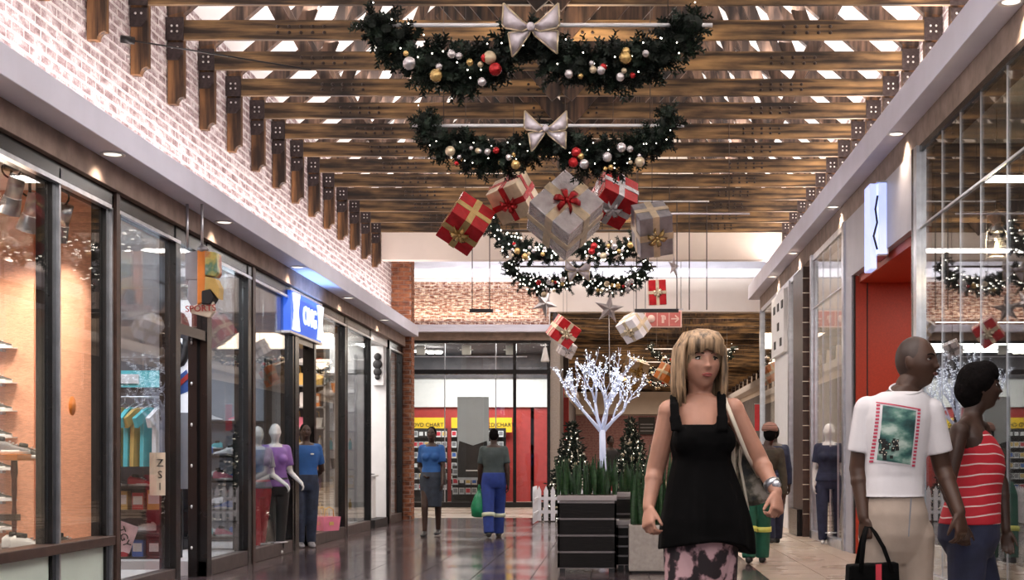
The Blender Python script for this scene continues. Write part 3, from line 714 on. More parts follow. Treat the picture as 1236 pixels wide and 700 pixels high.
M['denim'] = mat('dark_denim', (.02, .03, .06), .8, 0, .4, 14)

# ------------------------------------------------------------ hanging signs on the left
def bluesign():
    # box sign projecting flat along the shopfront, lettering mirrored on its reflectors
    ya, yb = 18.35, 21.0; x = -4.06
    r = root('blue_light_sign', (x, 19.4, 2.9), 'blue and white lit box sign over the doorway where the guard stands', 'sign')
    M['blueglow'] = emis('blue_sign_face', (.03, .15, .9), 0.55, (.03, .08, .4)); M['whiteglow'] = emis('white_sign_letter', (.75, .86, 1.0), 1.1)
    a = at(350, 340, 18.2); b = at(387, 365, 19.9)
    x = a.x
    zt, zb = 3.38, 2.86
    bxs = MB().box(x - .10, x, 18.25, 20.15, zb, zt).build('box', 'blueglow', r)
    MB().box(x - .11, x + .005, 18.2, 20.2, zt, zt + .03).build('rim', 'alu', r); MB().box(x - .11, x + .005, 18.2, 20.2, zb - .03, zb).build('rim', 'alu', r)
    text('lettering', 'ONG', .36, (x + .012, 19.35, (zt + zb) / 2), (PI / 2, 0, PI / 2), 'whiteglow', bxs, .01)
    for y in (18.5, 20.02):
        me = MB().prism([(y - .17, zb + .02), (y + .17, zb + .02), (y + .07, (zb + zt) / 2), (y + .17, zt - .02), (y - .17, zt - .02), (y - .07, (zb + zt) / 2)], 'x', x, x + .03)
        me.build('cross_emblem', 'whiteglow', r)
    for y in (18.5, 19.9): MB().tube([(x - .05, y, zt), (x - .05, y, 3.645)], .012, 6).build('hanger', 'alu', r)
    area('sign_glow', (x + .12, 19.2, 3.3), (.1, 1.6), 9, (.25, .45, 1.0), (PI, 0, 0))
bluesign()
# dark multi-colour sign hanging on two rods above the sports shop door
hs = root('hanging_shop_sign', at(245, 330, 13.6), 'hanging sign with rounded grey blocks and colourful picture face above the open door', 'sign')
Y = 13.6
M['greypl'] = mat('grey_plastic', (.34, .33, .36), .5, 0, .1)
m_, t_, b_ = nt('colourful_sign_face'); n_ = tex(t_, 4.5, 4, 'Object')
t_.links.new(ramp(t_, n_.outputs[0], [(.3, (.03, .02, .02)), (.42, (.45, .10, .05)), (.5, (.55, .45, .12)), (.6, (.10, .22, .14)), (.7, (.6, .55, .5))]), b_.inputs['Base Color']); b_.inputs['Roughness'].default_value = .3
M['picface'] = m_
for px, pz in ((226, 258), (244, 280)):
    a = at(px, 0, Y); MB().tube([(a.x, Y, 3.645), (a.x, Y, at(0, 300, Y).z)], .014, 8).build('rod', 'alu', hs)
def slab(nm, pts, m, y0, y1): return MB().prism([(at(px, py, Y).x, at(px, py, Y).z) for px, py in pts], 'y', y0, y1).build(nm, m, hs, .01)
slab('grey_block', [(224, 305), (244, 302), (244, 338), (224, 338)], 'greypl', Y - .02, Y + .35)
slab('grey_block', [(228, 338), (242, 338), (242, 369), (232, 371), (226, 360)], 'greypl', Y - .02, Y + .35)
slab('face', [(240, 303), (250, 303), (250, 352), (246, 366), (240, 369)], 'c_orange', Y - .06, Y + .2)
slab('face', [(250, 304), (264, 306), (265, 330), (262, 335), (250, 333)], 'picface', Y - .08, Y + .1)
slab('face', [(250, 334), (262, 337), (267, 348), (266, 362), (256, 350), (249, 352)], 'c_gold', Y - .07, Y + .1)
slab('face', [(246, 352), (256, 350), (261, 360), (256, 368), (246, 368)], 'black', Y - .08, Y + .1)
slab('name_board', [(229, 371), (258, 362), (260, 376), (254, 384), (231, 378)], 'c_cream', Y - .04, Y + .03)
a = at(244, 373, Y); text('lettering', 'SPORTS', .085, (a.x, Y - .05, a.z), (PI / 2, -.05, 0), 'red', hs, .006)
MB().ell(at(245, 301, Y - .02), (.055, .055, .04)).build('rod_cap', 'silver_dull', hs)

# ------------------------------------------------------------ back shop across the cross hall
YB = 36.0
wb_ = root('window_8', (-3.4, YB, 0), kind='structure')
xs = [-5.6, -4.28, -2.99, -1.62]
for a, b in zip(xs, xs[1:]):
    bx(wb_, 'glass_pane', 'glass', a + .01, b - .01, YB, YB + .012, 3.48, 4.18)
    if a < -3.2: bx(wb_, 'glass_pane', 'glass', a + .01, b - .01, YB, YB + .012, .14, 3.38)
bx(wb_, 'glass_pane', 'glass', -2.98, -2.55, YB, YB + .012, .14, 3.38)
for x in xs[1:3]: bx(wb_, 'mullion', 'alu', x - .012, x + .012, YB - .02, YB + .03, .12, 4.2)
bx(wb_, 'transom_bar', 'frame', -5.6, -1.60, YB - .10, YB + .05, 3.36, 3.48); bx(wb_, 'header', 'frame', -5.6, -1.60, YB - .05, YB + .05, 4.15, 4.22)
bx(wb_, 'tie_bar', 'alu', -5.6, -2.2, YB - .03, YB, 3.80, 3.825)
bx(wb_, 'base_rail', 'black', -5.6, -1.6, YB - .08, YB + .08, 0, .13)
for x in (-2.52, -1.66): bx(wb_, 'post', 'frame', x - .03, x + .05, YB - .06, YB + .06, 0, 4.2)
bx(wb_, 'door_leaf', 'glass', -2.45, -1.70, YB + .02, YB + .03, .1, 3.36)
for i, px in enumerate((508, 563, 616)):
    q = at(px, 422, 36.25); sp = root('square_ceiling_lamp', q, 'small white square lamp behind the top pane of the far shop, %s from the left' % ORD[i], 'light', 'square lamps of the far shop')
    MB().box(q.x - .11, q.x + .11, 36.2, 36.3, q.z - .13, q.z + .11).build('housing', 'white', sp, .01); MB().box(q.x - .17, q.x + .17, 36.22, 36.26, q.z - .02, q.z + .01).build('bracket', 'white', sp)
q = at(658, 430, 35.9); sp = root('wall_lamp', q, 'white conical lamp at the right end of the far shop glazing', 'light'); MB().lathe([(.04, .22), (.06, .1), (.11, -.12), (.10, -.14)], q, 12).build('shade', 'white', sp); MB().tube([q + V((0, 0, .2)), q + V((0, .1, .35))], .015).build('arm', 'white', sp)
bs_ = solid('wall_backshop', 'red', [(-5.8, -1.3, 41.0, 41.2, 0, 3.0)]); bs_.name = 'wall_back.002'
b3 = solid('wall_backshop', 'white', [(-5.8, -1.5, 40.9, 41.0, 2.72, 3.55)]); b3.name = 'wall_back.003'
b4 = solid('wall_backshop', 'shopdark', [(-5.8, -1.3, 40.8, 41.0, 3.55, 5.0), (-5.9, -5.75, 36.1, 41, 0, 5), (-1.55, -1.45, 36.1, 41, 0, 5)]); b4.name = 'wall_back.004'
solid('ceiling_bs', 'shopdark', [(-5.8, -1.5, 36.1, 41, 4.25, 4.35)]).name = 'ceiling.003'
area('far_shop_light', (-3.6, 38.2, 4.2), (3.6, 3), 330, (1, .97, .93))
for i, x in enumerate((-5.15, -4.8, -4.95, -4.6)):
    q = V((x - .15, 38.0 + .5 * (i % 2), 4.15)); r_ = root('pendant_lamp', q, 'bright round lamp under the far shop ceiling at the left, %s from the left' % ORD[i], 'light', 'round lamps of the far shop'); MB().lathe([(.10, 0), (.12, -.05), (.08, -.08)], q, 14).build('lens', 'fairy', r_)
def ysign(px0, px1, s_, lab):
    a = at(px0, 515, 40.7); b = at(px1, 502, 40.7); r = root('yellow_sign', ((a.x + b.x) / 2, 40.7, a.z), lab, 'sign', 'yellow signs in the far shop')
    bd_ = MB().box(a.x, b.x, 40.66, 40.7, a.z - .16, a.z + .26).build('board', 'yellow', r)
    if s_: text('lettering', s_, .155, ((a.x + b.x) / 2, 40.65, a.z + .05), (PI / 2, 0, 0), 'black', bd_)
ysign(497, 537, 'DVD CHART', 'yellow DVD CHART sign on the red wall of the far shop'); ysign(545, 553, '', 'short blank yellow sign end left of the tall banner'); ysign(591, 618, 'CD CHART', 'yellow CD CHART sign right of the tall banner')
CASE = [MB().box(-.07, .07, -.01, .01, 0, .17).box(-.055, .055, -.014, -.01, .04, .15, 1).mesh('disc_case', [a, b]) for a, b in (('c_white', 'c_grey'), ('c_white', 'c_red'), ('c_black', 'c_white'), ('c_white', 'c_gold'), ('c_cream', 'c_blue'))]
def case_shelf(x0, x1, y, zs, lab, where, yel=False):
    r = root('media_shelf', ((x0 + x1) / 2, y, 0), lab, 'shelf')
    MB().box(x0, x1, y, y + .03, 0, zs[-1] + .25).build('back_panel', 'black', r)
    for i, z in enumerate(zs):
        MB().box(x0, x1, y - .15, y, z - .02, z).build('shelf_board', 'black_metal', r)
        x = x0 + .09; num = 0
        while x < x1 - .06:
            num += 1
            k = random.choices(range(5), (5, 2, 1, 3 if i > len(zs) - 3 else 1, 1))[0]
            o = bpy.data.objects.new('disc_case', CASE[k]); C.objects.link(o); o.location = (x, y - .06, z)
            tag(o, '%s disc case, %s from the left on the %s row %s' % (('white', 'red-striped', 'black', 'gold-striped', 'cream')[k], NTH[num - 1], LV[i], where), 'disc case', 'disc cases ' + where); x += .165
za = [.35, .62, .89, 1.16, 1.43, 1.70]
case_shelf(-5.75, -4.75, 40.6, [.35, .65, .95, 1.25, 1.55, 1.85], 'black shelf of disc cases at the left of the far shop', 'at far shop left')
case_shelf(-4.60, -3.05, 40.2, [.35, .65, .95, 1.25, 1.55, 1.85], 'black shelf of disc cases behind the tall banner', 'behind the banner')
case_shelf(-4.25, -2.95, 37.4, [.3, .55, .8], 'low black shelf of disc cases just inside the far window', 'inside far window')
# tall banner: generic pale-and-dark artwork
bn = root('pull_up_banner', at(571, 578, 36.4), 'tall pale banner with a dark lower half standing inside the far window', 'banner')
a = at(552, 577, 36.4); b = at(590, 480, 36.4); M['bannerpale'] = mat('banner_pale', (.50, .55, .62), .5, 0, .06, 2); M['bannerdark'] = mat('banner_dark', (.015, .014, .018), .5, 0, .3, 3)
MB().box(a.x, b.x, 36.40, 36.41, a.z, b.z).build('sheet', 'bannerpale', bn)
zm = at(0, 532, 36.4).z
MB().box(a.x + .01, b.x - .01, 36.385, 36.398, a.z + .02, at(0, 548, 36.4).z).build('dark_area', 'bannerdark', bn)
MB().prism([(a.x + .01, at(0, 549, 36.4).z), (b.x - .01, at(0, 549, 36.4).z), (b.x - .05, zm), ((a.x + b.x) / 2, zm - .12), (a.x + .05, zm)], 'y', 36.387, 36.398).build('dark_area', 'bannerdark', bn)
MB().box(a.x - .02, b.x + .02, 36.36, 36.46, a.z - .05, a.z + .0).build('base', 'alu', bn); MB().box(a.x, b.x, 36.39, 36.42, b.z, b.z + .02).build('top_rail', 'alu', bn)
MB().box((a.x + b.x) / 2 - .18, (a.x + b.x) / 2 + .18, 36.378, 36.386, a.z + .18, a.z + .21).build('line', 'white', bn)

# ------------------------------------------------------------ far hall beyond the crossing
fw = solid('wall_far_right', 'cream', [(7.1, 7.3, 36.4, 88, 0, 6.0), (-2.6, -2.4, 41.3, 88, 0, 6.0)]); fw.name = 'wall_right.001'
fx = MB().box(6.6, 7.1, 36.4, 88, 4.62, 4.92).box(-2.4, -2.0, 41, 88, 4.62, 4.92).build('trim_11', 'white_plaster'); fx['kind'] = 'structure'
fg = MB().box(6.95, 7.1, 36.4, 88, 0, 4.3).box(-2.4, -2.3, 41, 88, 0, 4.3).build('trim_12', 'shopdark'); fg['kind'] = 'structure'
ew = solid('wall_end', 'mortar_red', [(-2.6, 7.4, 86.0, 86.3, 0, 3.95)]); ew.name = 'wall_back.005'
lay_bricks(ew, (-2.6, 86.0, 0), (1, 0, 0), (0, -1, 0), 10, 3.95, 'brick_mauve', 0, bl=.45, bh=.15)
e2 = solid('wall_end', 'cream', [(-2.6, 7.4, 85.7, 86.3, 3.95, 5.3)]); e2.name = 'wall_back.006'
e3 = solid('wall_end', 'farwood', [(-2.6, 7.4, 85.9, 86.3, 5.3, 6.1)]); e3.name = 'wall_back.007'
nb = root('notice_board', at(780, 513, 85), 'small dark notice board on the mauve end wall', 'board'); a = at(771, 524, 85); b = at(791, 503, 85)
MB().box(a.x, b.x, 85.75, 85.85, a.z, b.z).build('panel', 'black', nb); 
for k in range(3): MB().box(a.x + .1, b.x - .1, 85.73, 85.75, a.z + .18 + k * .2, a.z + .24 + k * .2).build('line', 'c_grey', nb)
rb = root('red_banner', at(915, 505, 50), 'red hanging banner at the far right shops', 'banner'); a = at(911, 520, 50); b = at(919, 488, 50)
MB().box(a.x, b.x, 50, 50.02, a.z, b.z).build('cloth', 'c_red', rb); MB().box(a.x - .02, b.x + .02, 49.99, 50.03, b.z, b.z + .03).build('rod', 'alu', rb)
rb = root('red_banner', at(678, 480, 45), 'small red banner at the left of the glowing white tree', 'banner'); a = at(674, 486, 45); b = at(681, 468, 45)
MB().box(a.x, b.x, 45, 45.02, a.z, b.z).build('cloth', 'c_red', rb); MB().box(a.x - .02, b.x + .02, 44.99, 45.03, b.z, b.z + .03).build('rod', 'alu', rb)
# cream column between back shop and far hall
cl = solid('wall_pier', 'concrete', [(-1.62, -1.38, 36.0, 36.6, 0, 4.4)]); cl.name = 'trim_13'
# brick pier on the left of the far hall: part of wall

# ------------------------------------------------------------ right shopfronts
XR = 3.07
def winr(n): return root(n, (XR, 0, 0), kind='structure')
r1 = winr('window_9')
for y0, y1 in ((5.0, 8.0), (8.01, 10.3), (10.31, 11.1), (11.11, 11.9), (11.91, 12.6), (12.61, 13.3), (13.31, 14.2)): bx(r1, 'glass_edge', 'alu', XR - .004, XR + .014, y1 - .001, y1 + .004, .1, 4.3); bx(r1, 'glass_pane', 'glass_r', XR, XR + .012, y0, y1, .10, 4.30)
bx(r1, 'post', 'alu', XR - .05, XR + .05, 14.2, 14.34, 0, 4.34); bx(r1, 'post', 'frame', XR - .05, XR + .03, 14.34, 14.44, 0, 4.34)
bx(r1, 'sill', 'alu', XR - .03, XR + .05, 5, 14.3, 0, .10); bx(r1, 'header', 'frame', XR - .02, XR + .05, 5, 14.3, 4.28, 4.34)
pr = winr('door_4')   # orange-red portal recess with a grey fascia panel over it
bx(pr, 'fascia_panel', 'greypanel', XR - .02, XR + .06, 14.44, 18.25, 3.56, 4.34); bx(pr, 'pilaster', 'greypanel', XR - .02, XR + .06, 18.25, 18.75, 0, 4.34)
bx(pr, 'portal_wall', 'redwall', XR + .02, 5.2, 18.16, 18.26, 0, 3.55); bx(pr, 'portal_ceiling', 'redwall', XR + .06, 5.2, 14.44, 18.16, 3.46, 3.56); bx(pr, 'portal_wall', 'redwall', XR + .06, 5.2, 14.36, 14.44, 0, 3.56)
bx(pr, 'portal_back', 'redwall', 5.2, 5.3, 14.4, 18.2, 0, 3.56); bx(pr, 'edge_strip', 'black', XR, XR + .04, 18.18, 18.24, 0, 3.56); bx(pr, 'joint', 'black', XR + .16, XR + .172, 18.15, 18.16, 0, 3.46)
r2 = winr('window_10')
bx(r1, 'rail', 'alu', XR - .02, XR - .005, 5, 14.2, 3.51, 3.53); bx(r2, 'rail', 'alu', XR - .02, XR - .005, 18.85, 21.8, 3.51, 3.53)
for y0, y1 in ((18.85, 19.5), (19.51, 20.2), (20.21, 20.9), (20.91, 21.7)): bx(r2, 'glass_edge', 'alu', XR - .004, XR + .014, y1 - .002, y1 + .006, .12, 4.25); bx(r2, 'glass_pane', 'glass', XR, XR + .012, y0, y1, .12, 4.25)
for y in (18.78, 21.85): bx(r2, 'post', 'alu', XR - .05, XR + .06, y - .06, y + .09, 0, 4.34)
bx(r2, 'sill', 'alu', XR - .05, XR + .06, 18.8, 21.9, 0, .12); bx(r2, 'header', 'alu', XR - .02, XR + .05, 18.8, 21.9, 4.25, 4.34)
co = root('display_column', (XR - .05, 22.8, 0), 'dark brown clad column with pale scratched lines and a modelled brick reflection along its edge', 'column')
MB().box(XR - .12, XR + .08, 22.2, 23.4, 0, 4.22).build('shaft', 'frame_brown', co)
for k in range(17):
    z = .35 + k * .23; MB().box(XR - .128, XR - .02, 22.19, 22.2, z, z + .012).build('line', 'c_cream', co)
for k in range(44): MB().box(XR - .02, XR + .06, 22.15, 22.2, .1 + k * .092, .18 + k * .092).build('brick', 'brick_red', co)  # reflection of a brick edge, modelled as small bricks on the shaft
MB().box(XR - .2, XR - .1, 22.3, 23.3, 0, .42).build('foot', 'frame', co)
r3 = winr('window_11')
bx(r3, 'glass_pane', 'glass', XR, XR + .012, 23.5, 24.6, .1, 4.25); bx(r3, 'post', 'alu', XR - .05, XR + .05, 24.6, 24.72, 0, 4.3)
bx(r3, 'white_panel', 'white', XR - .03, XR + .05, 24.72, 26.9, 0, 4.2); bx(r3, 'glass_pane', 'glass', XR, XR + .012, 27.0, 29.4, .1, 4.25); bx(r3, 'post', 'alu', XR - .05, XR + .05, 29.4, 29.5, 0, 4.3); bx(r3, 'header', 'alu', XR - .02, XR + .05, 23.5, 29.5, 4.25, 4.34)
ws = root('white_fascia_sign', (XR - .06, 25.8, 3.9), 'small white sign with black squares on the right at the column', 'sign')
MB().box(XR - .10, XR - .03, 24.9, 26.8, 3.1, 4.2).build('panel', 'white', ws)
for i, (y, z) in enumerate(((25.1, 3.95), (25.7, 3.95), (26.3, 3.95), (25.7, 3.6), (25.3, 3.3), (26.2, 3.3))): MB().box(XR - .112, XR - .10, y - .12, y + .12, z - .07, z + .07).build('mark', 'black', ws)
# projecting lit sign
a = 15.9; sg = root('projecting_light_sign', (XR, a, 3.8), 'blue-white glowing box sign projecting over the red portal', 'sign')
M['sglow'] = emis('pale_blue_sign_face', (.45, .55, 1.0), 0.8, (.6, .65, .9))
MB().box(XR - .11, XR - .01, a, a + .5, 3.50, 4.30).build('box', 'sglow', sg, .008)
for z in (3.48, 4.30): MB().box(XR - .125, XR + .0, a - .012, a + .51, z, z + .02).build('rim', 'alu', sg)
MB().box(XR - .015, XR + .0, a - .012, a + .51, 3.48, 4.3).build('rim', 'white_metal', sg)
MB().box(XR - .20, XR - .12, a + .05, a + .4, 3.34, 4.30).build('box', 'sglow', sg, .008)
MB().tube([(XR - .125, a - .02, 4.15), (XR - .15, a - .02, 4.0), (XR - .13, a - .02, 3.85), (XR - .17, a - .02, 3.7), (XR - .13, a - .02, 3.55)], .012, 6).build('emblem', 'black', sg)
area('sign_glow', (XR - .3, 15.6, 4.0), (.3, .5), 10, (.5, .6, 1.0), (0, PI / 2, 0))
# right shop interiors
rs = solid('wall_rshop', 'shopdark', [(8, 8.1, 4, 14.3, 0, 4.4), (3.2, 8, 14.2, 14.32, 0, 4.4)]); rs.name = 'wall_right.002'
rs2 = solid('wall_rshop', 'cream', [(7.4, 7.5, 18.3, 29.9, 0, 4.4), (3.3, 8, 24.6, 24.75, 0, 4.4), (3.3, 8, 29.8, 29.9, 0, 4.4)]); rs2.name = 'wall_right.003'
solid('ceiling_rs', 'ceiling_white', [(3.36, 8, 4, 29.9, 4.36, 4.45)]).name = 'ceiling.004'
area('right_shop_light', (5.2, 21.4, 4.3), (2.5, 4), 200, (1, .93, .84)); area('right_shop_light', (5.2, 27, 4.3), (2.5, 3), 100, (1, .93, .84)); area('right_dark_shop_light', (5.5, 9, 4.3), (2, 4), 18, WARM)
area('portal_light', (4.1, 16.4, 3.44), (.8, .8), 30, (1, .9, .82))
zs = [.35, .8, 1.25, 1.7, 2.15, 2.6]
shelf_unit('display_shelf', 4.0, 5.6, 24.5, zs, 'pale wall shelf inside the right shop', 'white', None, .3, top=3)
for i, z in enumerate(zs): stock(['carton', 'handbag'][i % 2], 4.05, 5.55, 24.35, z, .28, LV[i], 'inside the right shop', 'goods inside the right shop')
rail(3.5, 3.95, 21.2, 1.75, 'dark clothes rail inside the right shop', 'dark overalls', 'inside the right shop', ['black', 'black', 'blue'], .09, 1.3)
dp = root('dark_display_panel', (3.9, 20.4, 0), 'tall black display panel just inside the right shop window', 'display'); MB().box(3.42, 3.72, 20.4, 20.45, .1, 1.62).build('panel', 'black', dp); MB().box(3.40, 3.74, 20.3, 20.55, .0, .1).build('base', 'black', dp)
# lantern behind the dark glass
q = at(1203, 292, 12.8); L = root('oil_lantern', q, 'metal oil lantern with lit flame hanging behind the dark right window', 'lantern')
def lth(nm, prof, m, n=20): return MB().lathe(prof, q, n).build(nm, m, L)
lth('tank', [(.065, -.17), (.085, -.155), (.085, -.125), (.06, -.11)], 'white_metal'); lth('burner', [(.05, -.11), (.035, -.08)], 'gold')
lth('globe', [(.038, -.08), (.062, -.02), (.058, .03), (.038, .07)], M['glass']); lth('chimney', [(.045, .07), (.05, .09), (.028, .12), (.03, .15)], 'alu')
M['flame'] = emis('flame', (1, .72, .35), 25); MB().ell(q + V((0, 0, -.04)), (.016, .016, .042)).build('flame', 'flame', L)
for s in (-1, 1): MB().tube([q + V((s * .075, 0, -.13)), q + V((s * .085, 0, -.02)), q + V((s * .078, 0, .07)), q + V((s * .03, 0, .12))], .008, 6).build('side_tube', 'white_metal', L)
for z in (-.03, .02): MB().tube([q + V((.066 * math.cos(t * PI / 8), .066 * math.sin(t * PI / 8), z)) for t in range(17)], .003, 5).build('wire_guard', 'alu', L)
MB().tube([q + V((-.08, 0, .06)), q + V((-.075, 0, .19)), q + V((0, 0, .24)), q + V((.075, 0, .19)), q + V((.08, 0, .06))], .005, 6).build('handle', 'alu', L)
MB().tube([q + V((0, 0, .24)), V((q.x, q.y, 4.36))], .004, 5).build('hanging_wire', 'wire', L)
l_ = bpy.data.lights.new('lantern_flame_light', 'POINT'); l_.energy = 22; l_.color = (1, .7, .4); l_.shadow_soft_size = .03; lo = bpy.data.objects.new('lantern_flame_light', l_); C.objects.link(lo); lo.location = q + V((0, -.03, -.02)); L.scale = (1.2, 1.2, 1.2)
# ------------------------------------------------------------ Christmas decorations
rnd = random.Random(5)
def sprigs(mb, c, r, n, ln, mi=0, up=None):
    """bushy needle tufts around a point: thin three-sided spikes"""
    for _ in range(n):
        d = V((rnd.gauss(0, 1), rnd.gauss(0, 1), rnd.gauss(0, 1))).normalized()
        if up: d = (d + V(up)).normalized()
        b = c + d * r * rnd.uniform(.1, .75); L = ln * rnd.uniform(.7, 1.25); w = L * .17
        x = d.orthogonal().normalized(); y = d.cross(x)
        tip = b + d * L; mid = b + d * L * .55
        mb.add([b, mid + x * w, mid - x * .5 * w + y * .87 * w, mid - x * .5 * w - y * .87 * w, tip],
               [(0, 1, 2), (0, 2, 3), (0, 3, 1), (4, 2, 1), (4, 3, 2), (4, 1, 3)], mi)
def fingers(mb, c, r, n, ln, mi=0):
    """rounded fir branch tips: short fuzzy fingers"""
    for _ in range(n):
        d = V((rnd.gauss(0, 1), rnd.gauss(0, .8), rnd.gauss(0, 1))).normalized()
        b = c + d * r * .3; L = ln * rnd.uniform(.7, 1.3)
        x = d.orthogonal().normalized(); y = d.cross(x)
        for k in range(7):
            p = b + d * L * k / 7
            for j in range(4):
                a = j * PI / 2 + k * .8; q = (x * math.cos(a) + y * math.sin(a)); t = p + q * .031 + d * .020; w = d.cross(q) * .0075
                mb.add([p - w * 1.3, p + w * 1.3, t + w, t - w], [(0, 1, 2, 3)], mi)
def bow(parent, c, w, h, m='satin', edge='champagne', depth=.05, local=False):
    c = V(c)
    for s in (-1, 1):
        mb = MB()
        for t_ in (0, 1):     # upper loop and lower tail
            if t_ == 0: pts = [(0, 0), (.16 * s, .12), (.48 * s, .46), (.5 * s, .05), (.45 * s, -.02), (.15 * s, -.08)]
            else: pts = [(0, -.02), (.12 * s, -.04), (.47 * s, -.06), (.46 * s, -.5), (.36 * s, -.42), (.06 * s, -.14)]
            if t_ == 1 and s < 0: pts = [(0, -.02), (-.12, -.04), (-.4, -.1), (-.33, -.56), (-.24, -.46), (-.04, -.14)]
            y = -depth * (1 - t_ * .4)
            poly = [(c.x + a * w, c.z + b * h) for a, b in pts]
            n = len(poly); bul = [V((a, c.y + y, b)) for a, b in poly]; cen = sum(bul, V()) / n + V((0, -depth * 1.1, 0)); back = sum(bul, V()) / n + V((0, depth * .3, 0))
            mb.add(bul + [cen, back], [(i, (i + 1) % n, n) for i in range(n)] + [((i + 1) % n, i, n + 1) for i in range(n)], 0, True)
            for i in range(n): mb.tube([bul[i], bul[(i + 1) % n]], w * .017, 5, 1)
        lp = mb.build('bow_loop', [m, edge], parent)
    k = MB().ell(c + V((0, -depth * 1.3, 0)), (w * .075, depth * .6, h * .085), n=10).build('bow_knot', m, lp)
def bauble(parent, p, r, m):
    return MB().ell(p, r, n=12).build('bauble', m, parent)
def garland(cx, Y, z, hw, lab, rodlab, det=1.0, bowy=True, back=False, sag=.26):
    r = root('christmas_garland', (cx, Y, z), lab, 'garland')
    MB().tube([(cx - hw * 1.07, Y, z), (cx + hw * 1.09, Y, z)], .016, 8).build('rod', 'white_metal' if not back else 'wire', r)
    for s in (-1, 1):
        MB().tube([(cx + s * hw * .82, Y, z), (cx + s * hw * .82, Y, roofz(cx + s * hw * .82) if Y < 27 else 5.95)], .005, 5).build('hanging_wire', 'wire', r)
    f = MB(); lights = MB()
    # two sagging lobes meeting at the bow
    n = int(26)
    for s in (-1, 1):
        for i in range(n):
            t = i / (n - 1)
            x = cx + s * hw * (.04 + .94 * t); zz = z - .07 - sag * math.sin(PI * min(1, t * .92 + .12)) ** .8 * (1 - .12 * t) + (.10 if t > .93 else 0)
            if t < .1: zz += .05
            c = V((x, Y, zz + rnd.uniform(-.03, .03))); th = .13 if t < .95 else .09
            for _ in range(int(3 * det)):
                cc = c + V((rnd.uniform(-.04, .04), rnd.uniform(-.08, .08), rnd.uniform(-.09, .09)))
                fingers(f, cc, th, int(6 * det), .125, rnd.randint(0, 1))
            f.ell(c, (.07, .06, .075), n=6)
            for _ in range((i % 3 > 0) if det > .9 else 2):
                lights.ell(c + V((rnd.uniform(-.05, .05), -.17, rnd.uniform(-.15, .15))), .0062 if not back else .012, n=5)
    tag(f.build('foliage', ['fir', 'fir2'], r), kind='stuff'); tag(lights.build('fairy_lights', 'fairy', r), kind='stuff')
    pal = ['redfoil', 'silver', 'gold', 'champagne', 'silver', 'silver', 'gold']
    for s in (-1, 1):
        for i in range(12):
            t = rnd.uniform(.2, .75); x = cx + s * hw * t; zz = z - .10 - sag * math.sin(PI * (t * .92 + .12)) ** .8 + rnd.uniform(-.13, .09)
            bauble(r, V((x, Y - .19, zz)), rnd.choice((.022, .028, .034, .05)), pal[i % 7])
    if bowy: bow(r, (cx, Y - .20, z - .09), .42, .38)
    return r
GX = -.61
garland(GX, 10.7, 4.47, 1.24, 'largest dark fir garland with baubles, nearest the camera', '')
garland(GX - .05, 14.0, 4.49, 1.24, 'second fir garland from the front, above the hanging gifts', '')
garland(GX, 20.4, 4.49, 1.14, 'third fir garland behind the silver gift against the cream gable', '', .8, False, True, .24)
garland(GX, 24.2, 4.49, 1.22, 'fourth fir garland with silver bow on a thin dark rod', '', .8, True, True, .27)
garland(2.35, 43.0, 4.55, 1.3, 'small far fir garland hanging above the blonde woman', '', .6, False, False, .3)
garland(2.2, 48.0, 4.50, 1.3, 'farther fir garland left of the blonde woman\'s head', '', .6, False, False, .3)
garland(2.2, 53.5, 4.4, 1.3, 'farthest fir garland low in the distant hall', '', .6, False, False, .3)

def gift(px, py, Y, size, m, rib, rot, lab, bowm=None, wire=True, dims=(1, 1, 1), top=None):
    """wrapped parcel: box, two ribbon bands, bow; rot = Euler"""
    c = at(px, py, Y); from mathutils import Euler
    top = top or (roofz(c.x) if Y < 27 else 6.0)
    R_ = Euler(rot, 'XYZ').to_matrix(); s = size
    d = V(dims) * s
    r = root('hanging_gift', c, lab, 'gift', 'hanging gift parcels')
    MB().obox(c, d, R_).build('box', m, r, s * .02)
    w = s * .17
    MB().obox(c, (w, d.y * 1.02, d.z * 1.02), R_).build('ribbon', rib, r); MB().obox(c, (d.x * 1.025, w, d.z * 1.025), R_).build('ribbon', rib, r); MB().obox(c, (d.x * 1.03, d.y * 1.03, w), R_).build('ribbon', rib, r)
    # bow of loops on the face turned to the camera
    best = None
    for ax in range(3):
        for sg_ in (-1, 1):
            nrm = R_ @ V([sg_ if i == ax else 0 for i in range(3)]); sc = -nrm.y - .2 * abs(nrm.x)
            if best is None or sc > best[0]: best = (sc, nrm, ax)
    nrm = best[1]; p = c + nrm * d[best[2]] / 2; x = nrm.orthogonal().normalized(); y = nrm.cross(x)
    for k in range(6):
        a = k * PI / 3; q = x * math.cos(a) + y * math.sin(a)
        MB().tube([p + nrm * .01, p + q * s * .16 + nrm * s * .10, p + q * s * .25 + nrm * s * .05, p + q * s * .12 + nrm * s * .01], [(s * .02, s * .008), (s * .06, s * .01), (s * .06, s * .01), (s * .02, s * .008)], 6).build('bow_loop', bowm or rib, r)
    MB().ell(p + nrm * s * .05, s * .05, n=8).build('bow_knot', bowm or rib, r)
    if wire: MB().tube([c + V((0, 0, s * .45)), (c.x, c.y, top)], .004, 5).build('hanging_wire', 'wire', r)
    return r
rd = math.radians
gift(562, 270, 16.6, .44, 'redfoil', 'gold', (rd(52), rd(32), rd(15)), 'red gift parcel with gold ribbon, leftmost of the hanging group')
gift(620, 238, 16.9, .42, 'champagne', 'redfoil', (rd(35), rd(-16), rd(-25)), 'gold gift parcel with dark red ribbon, second from the left')
gift(682, 260, 16.2, .60, 'silver', 'champagne', (rd(62), rd(40), rd(-12)), 'large silver gift parcel with pale gold ribbon and red tassel in the middle', 'redfoil')
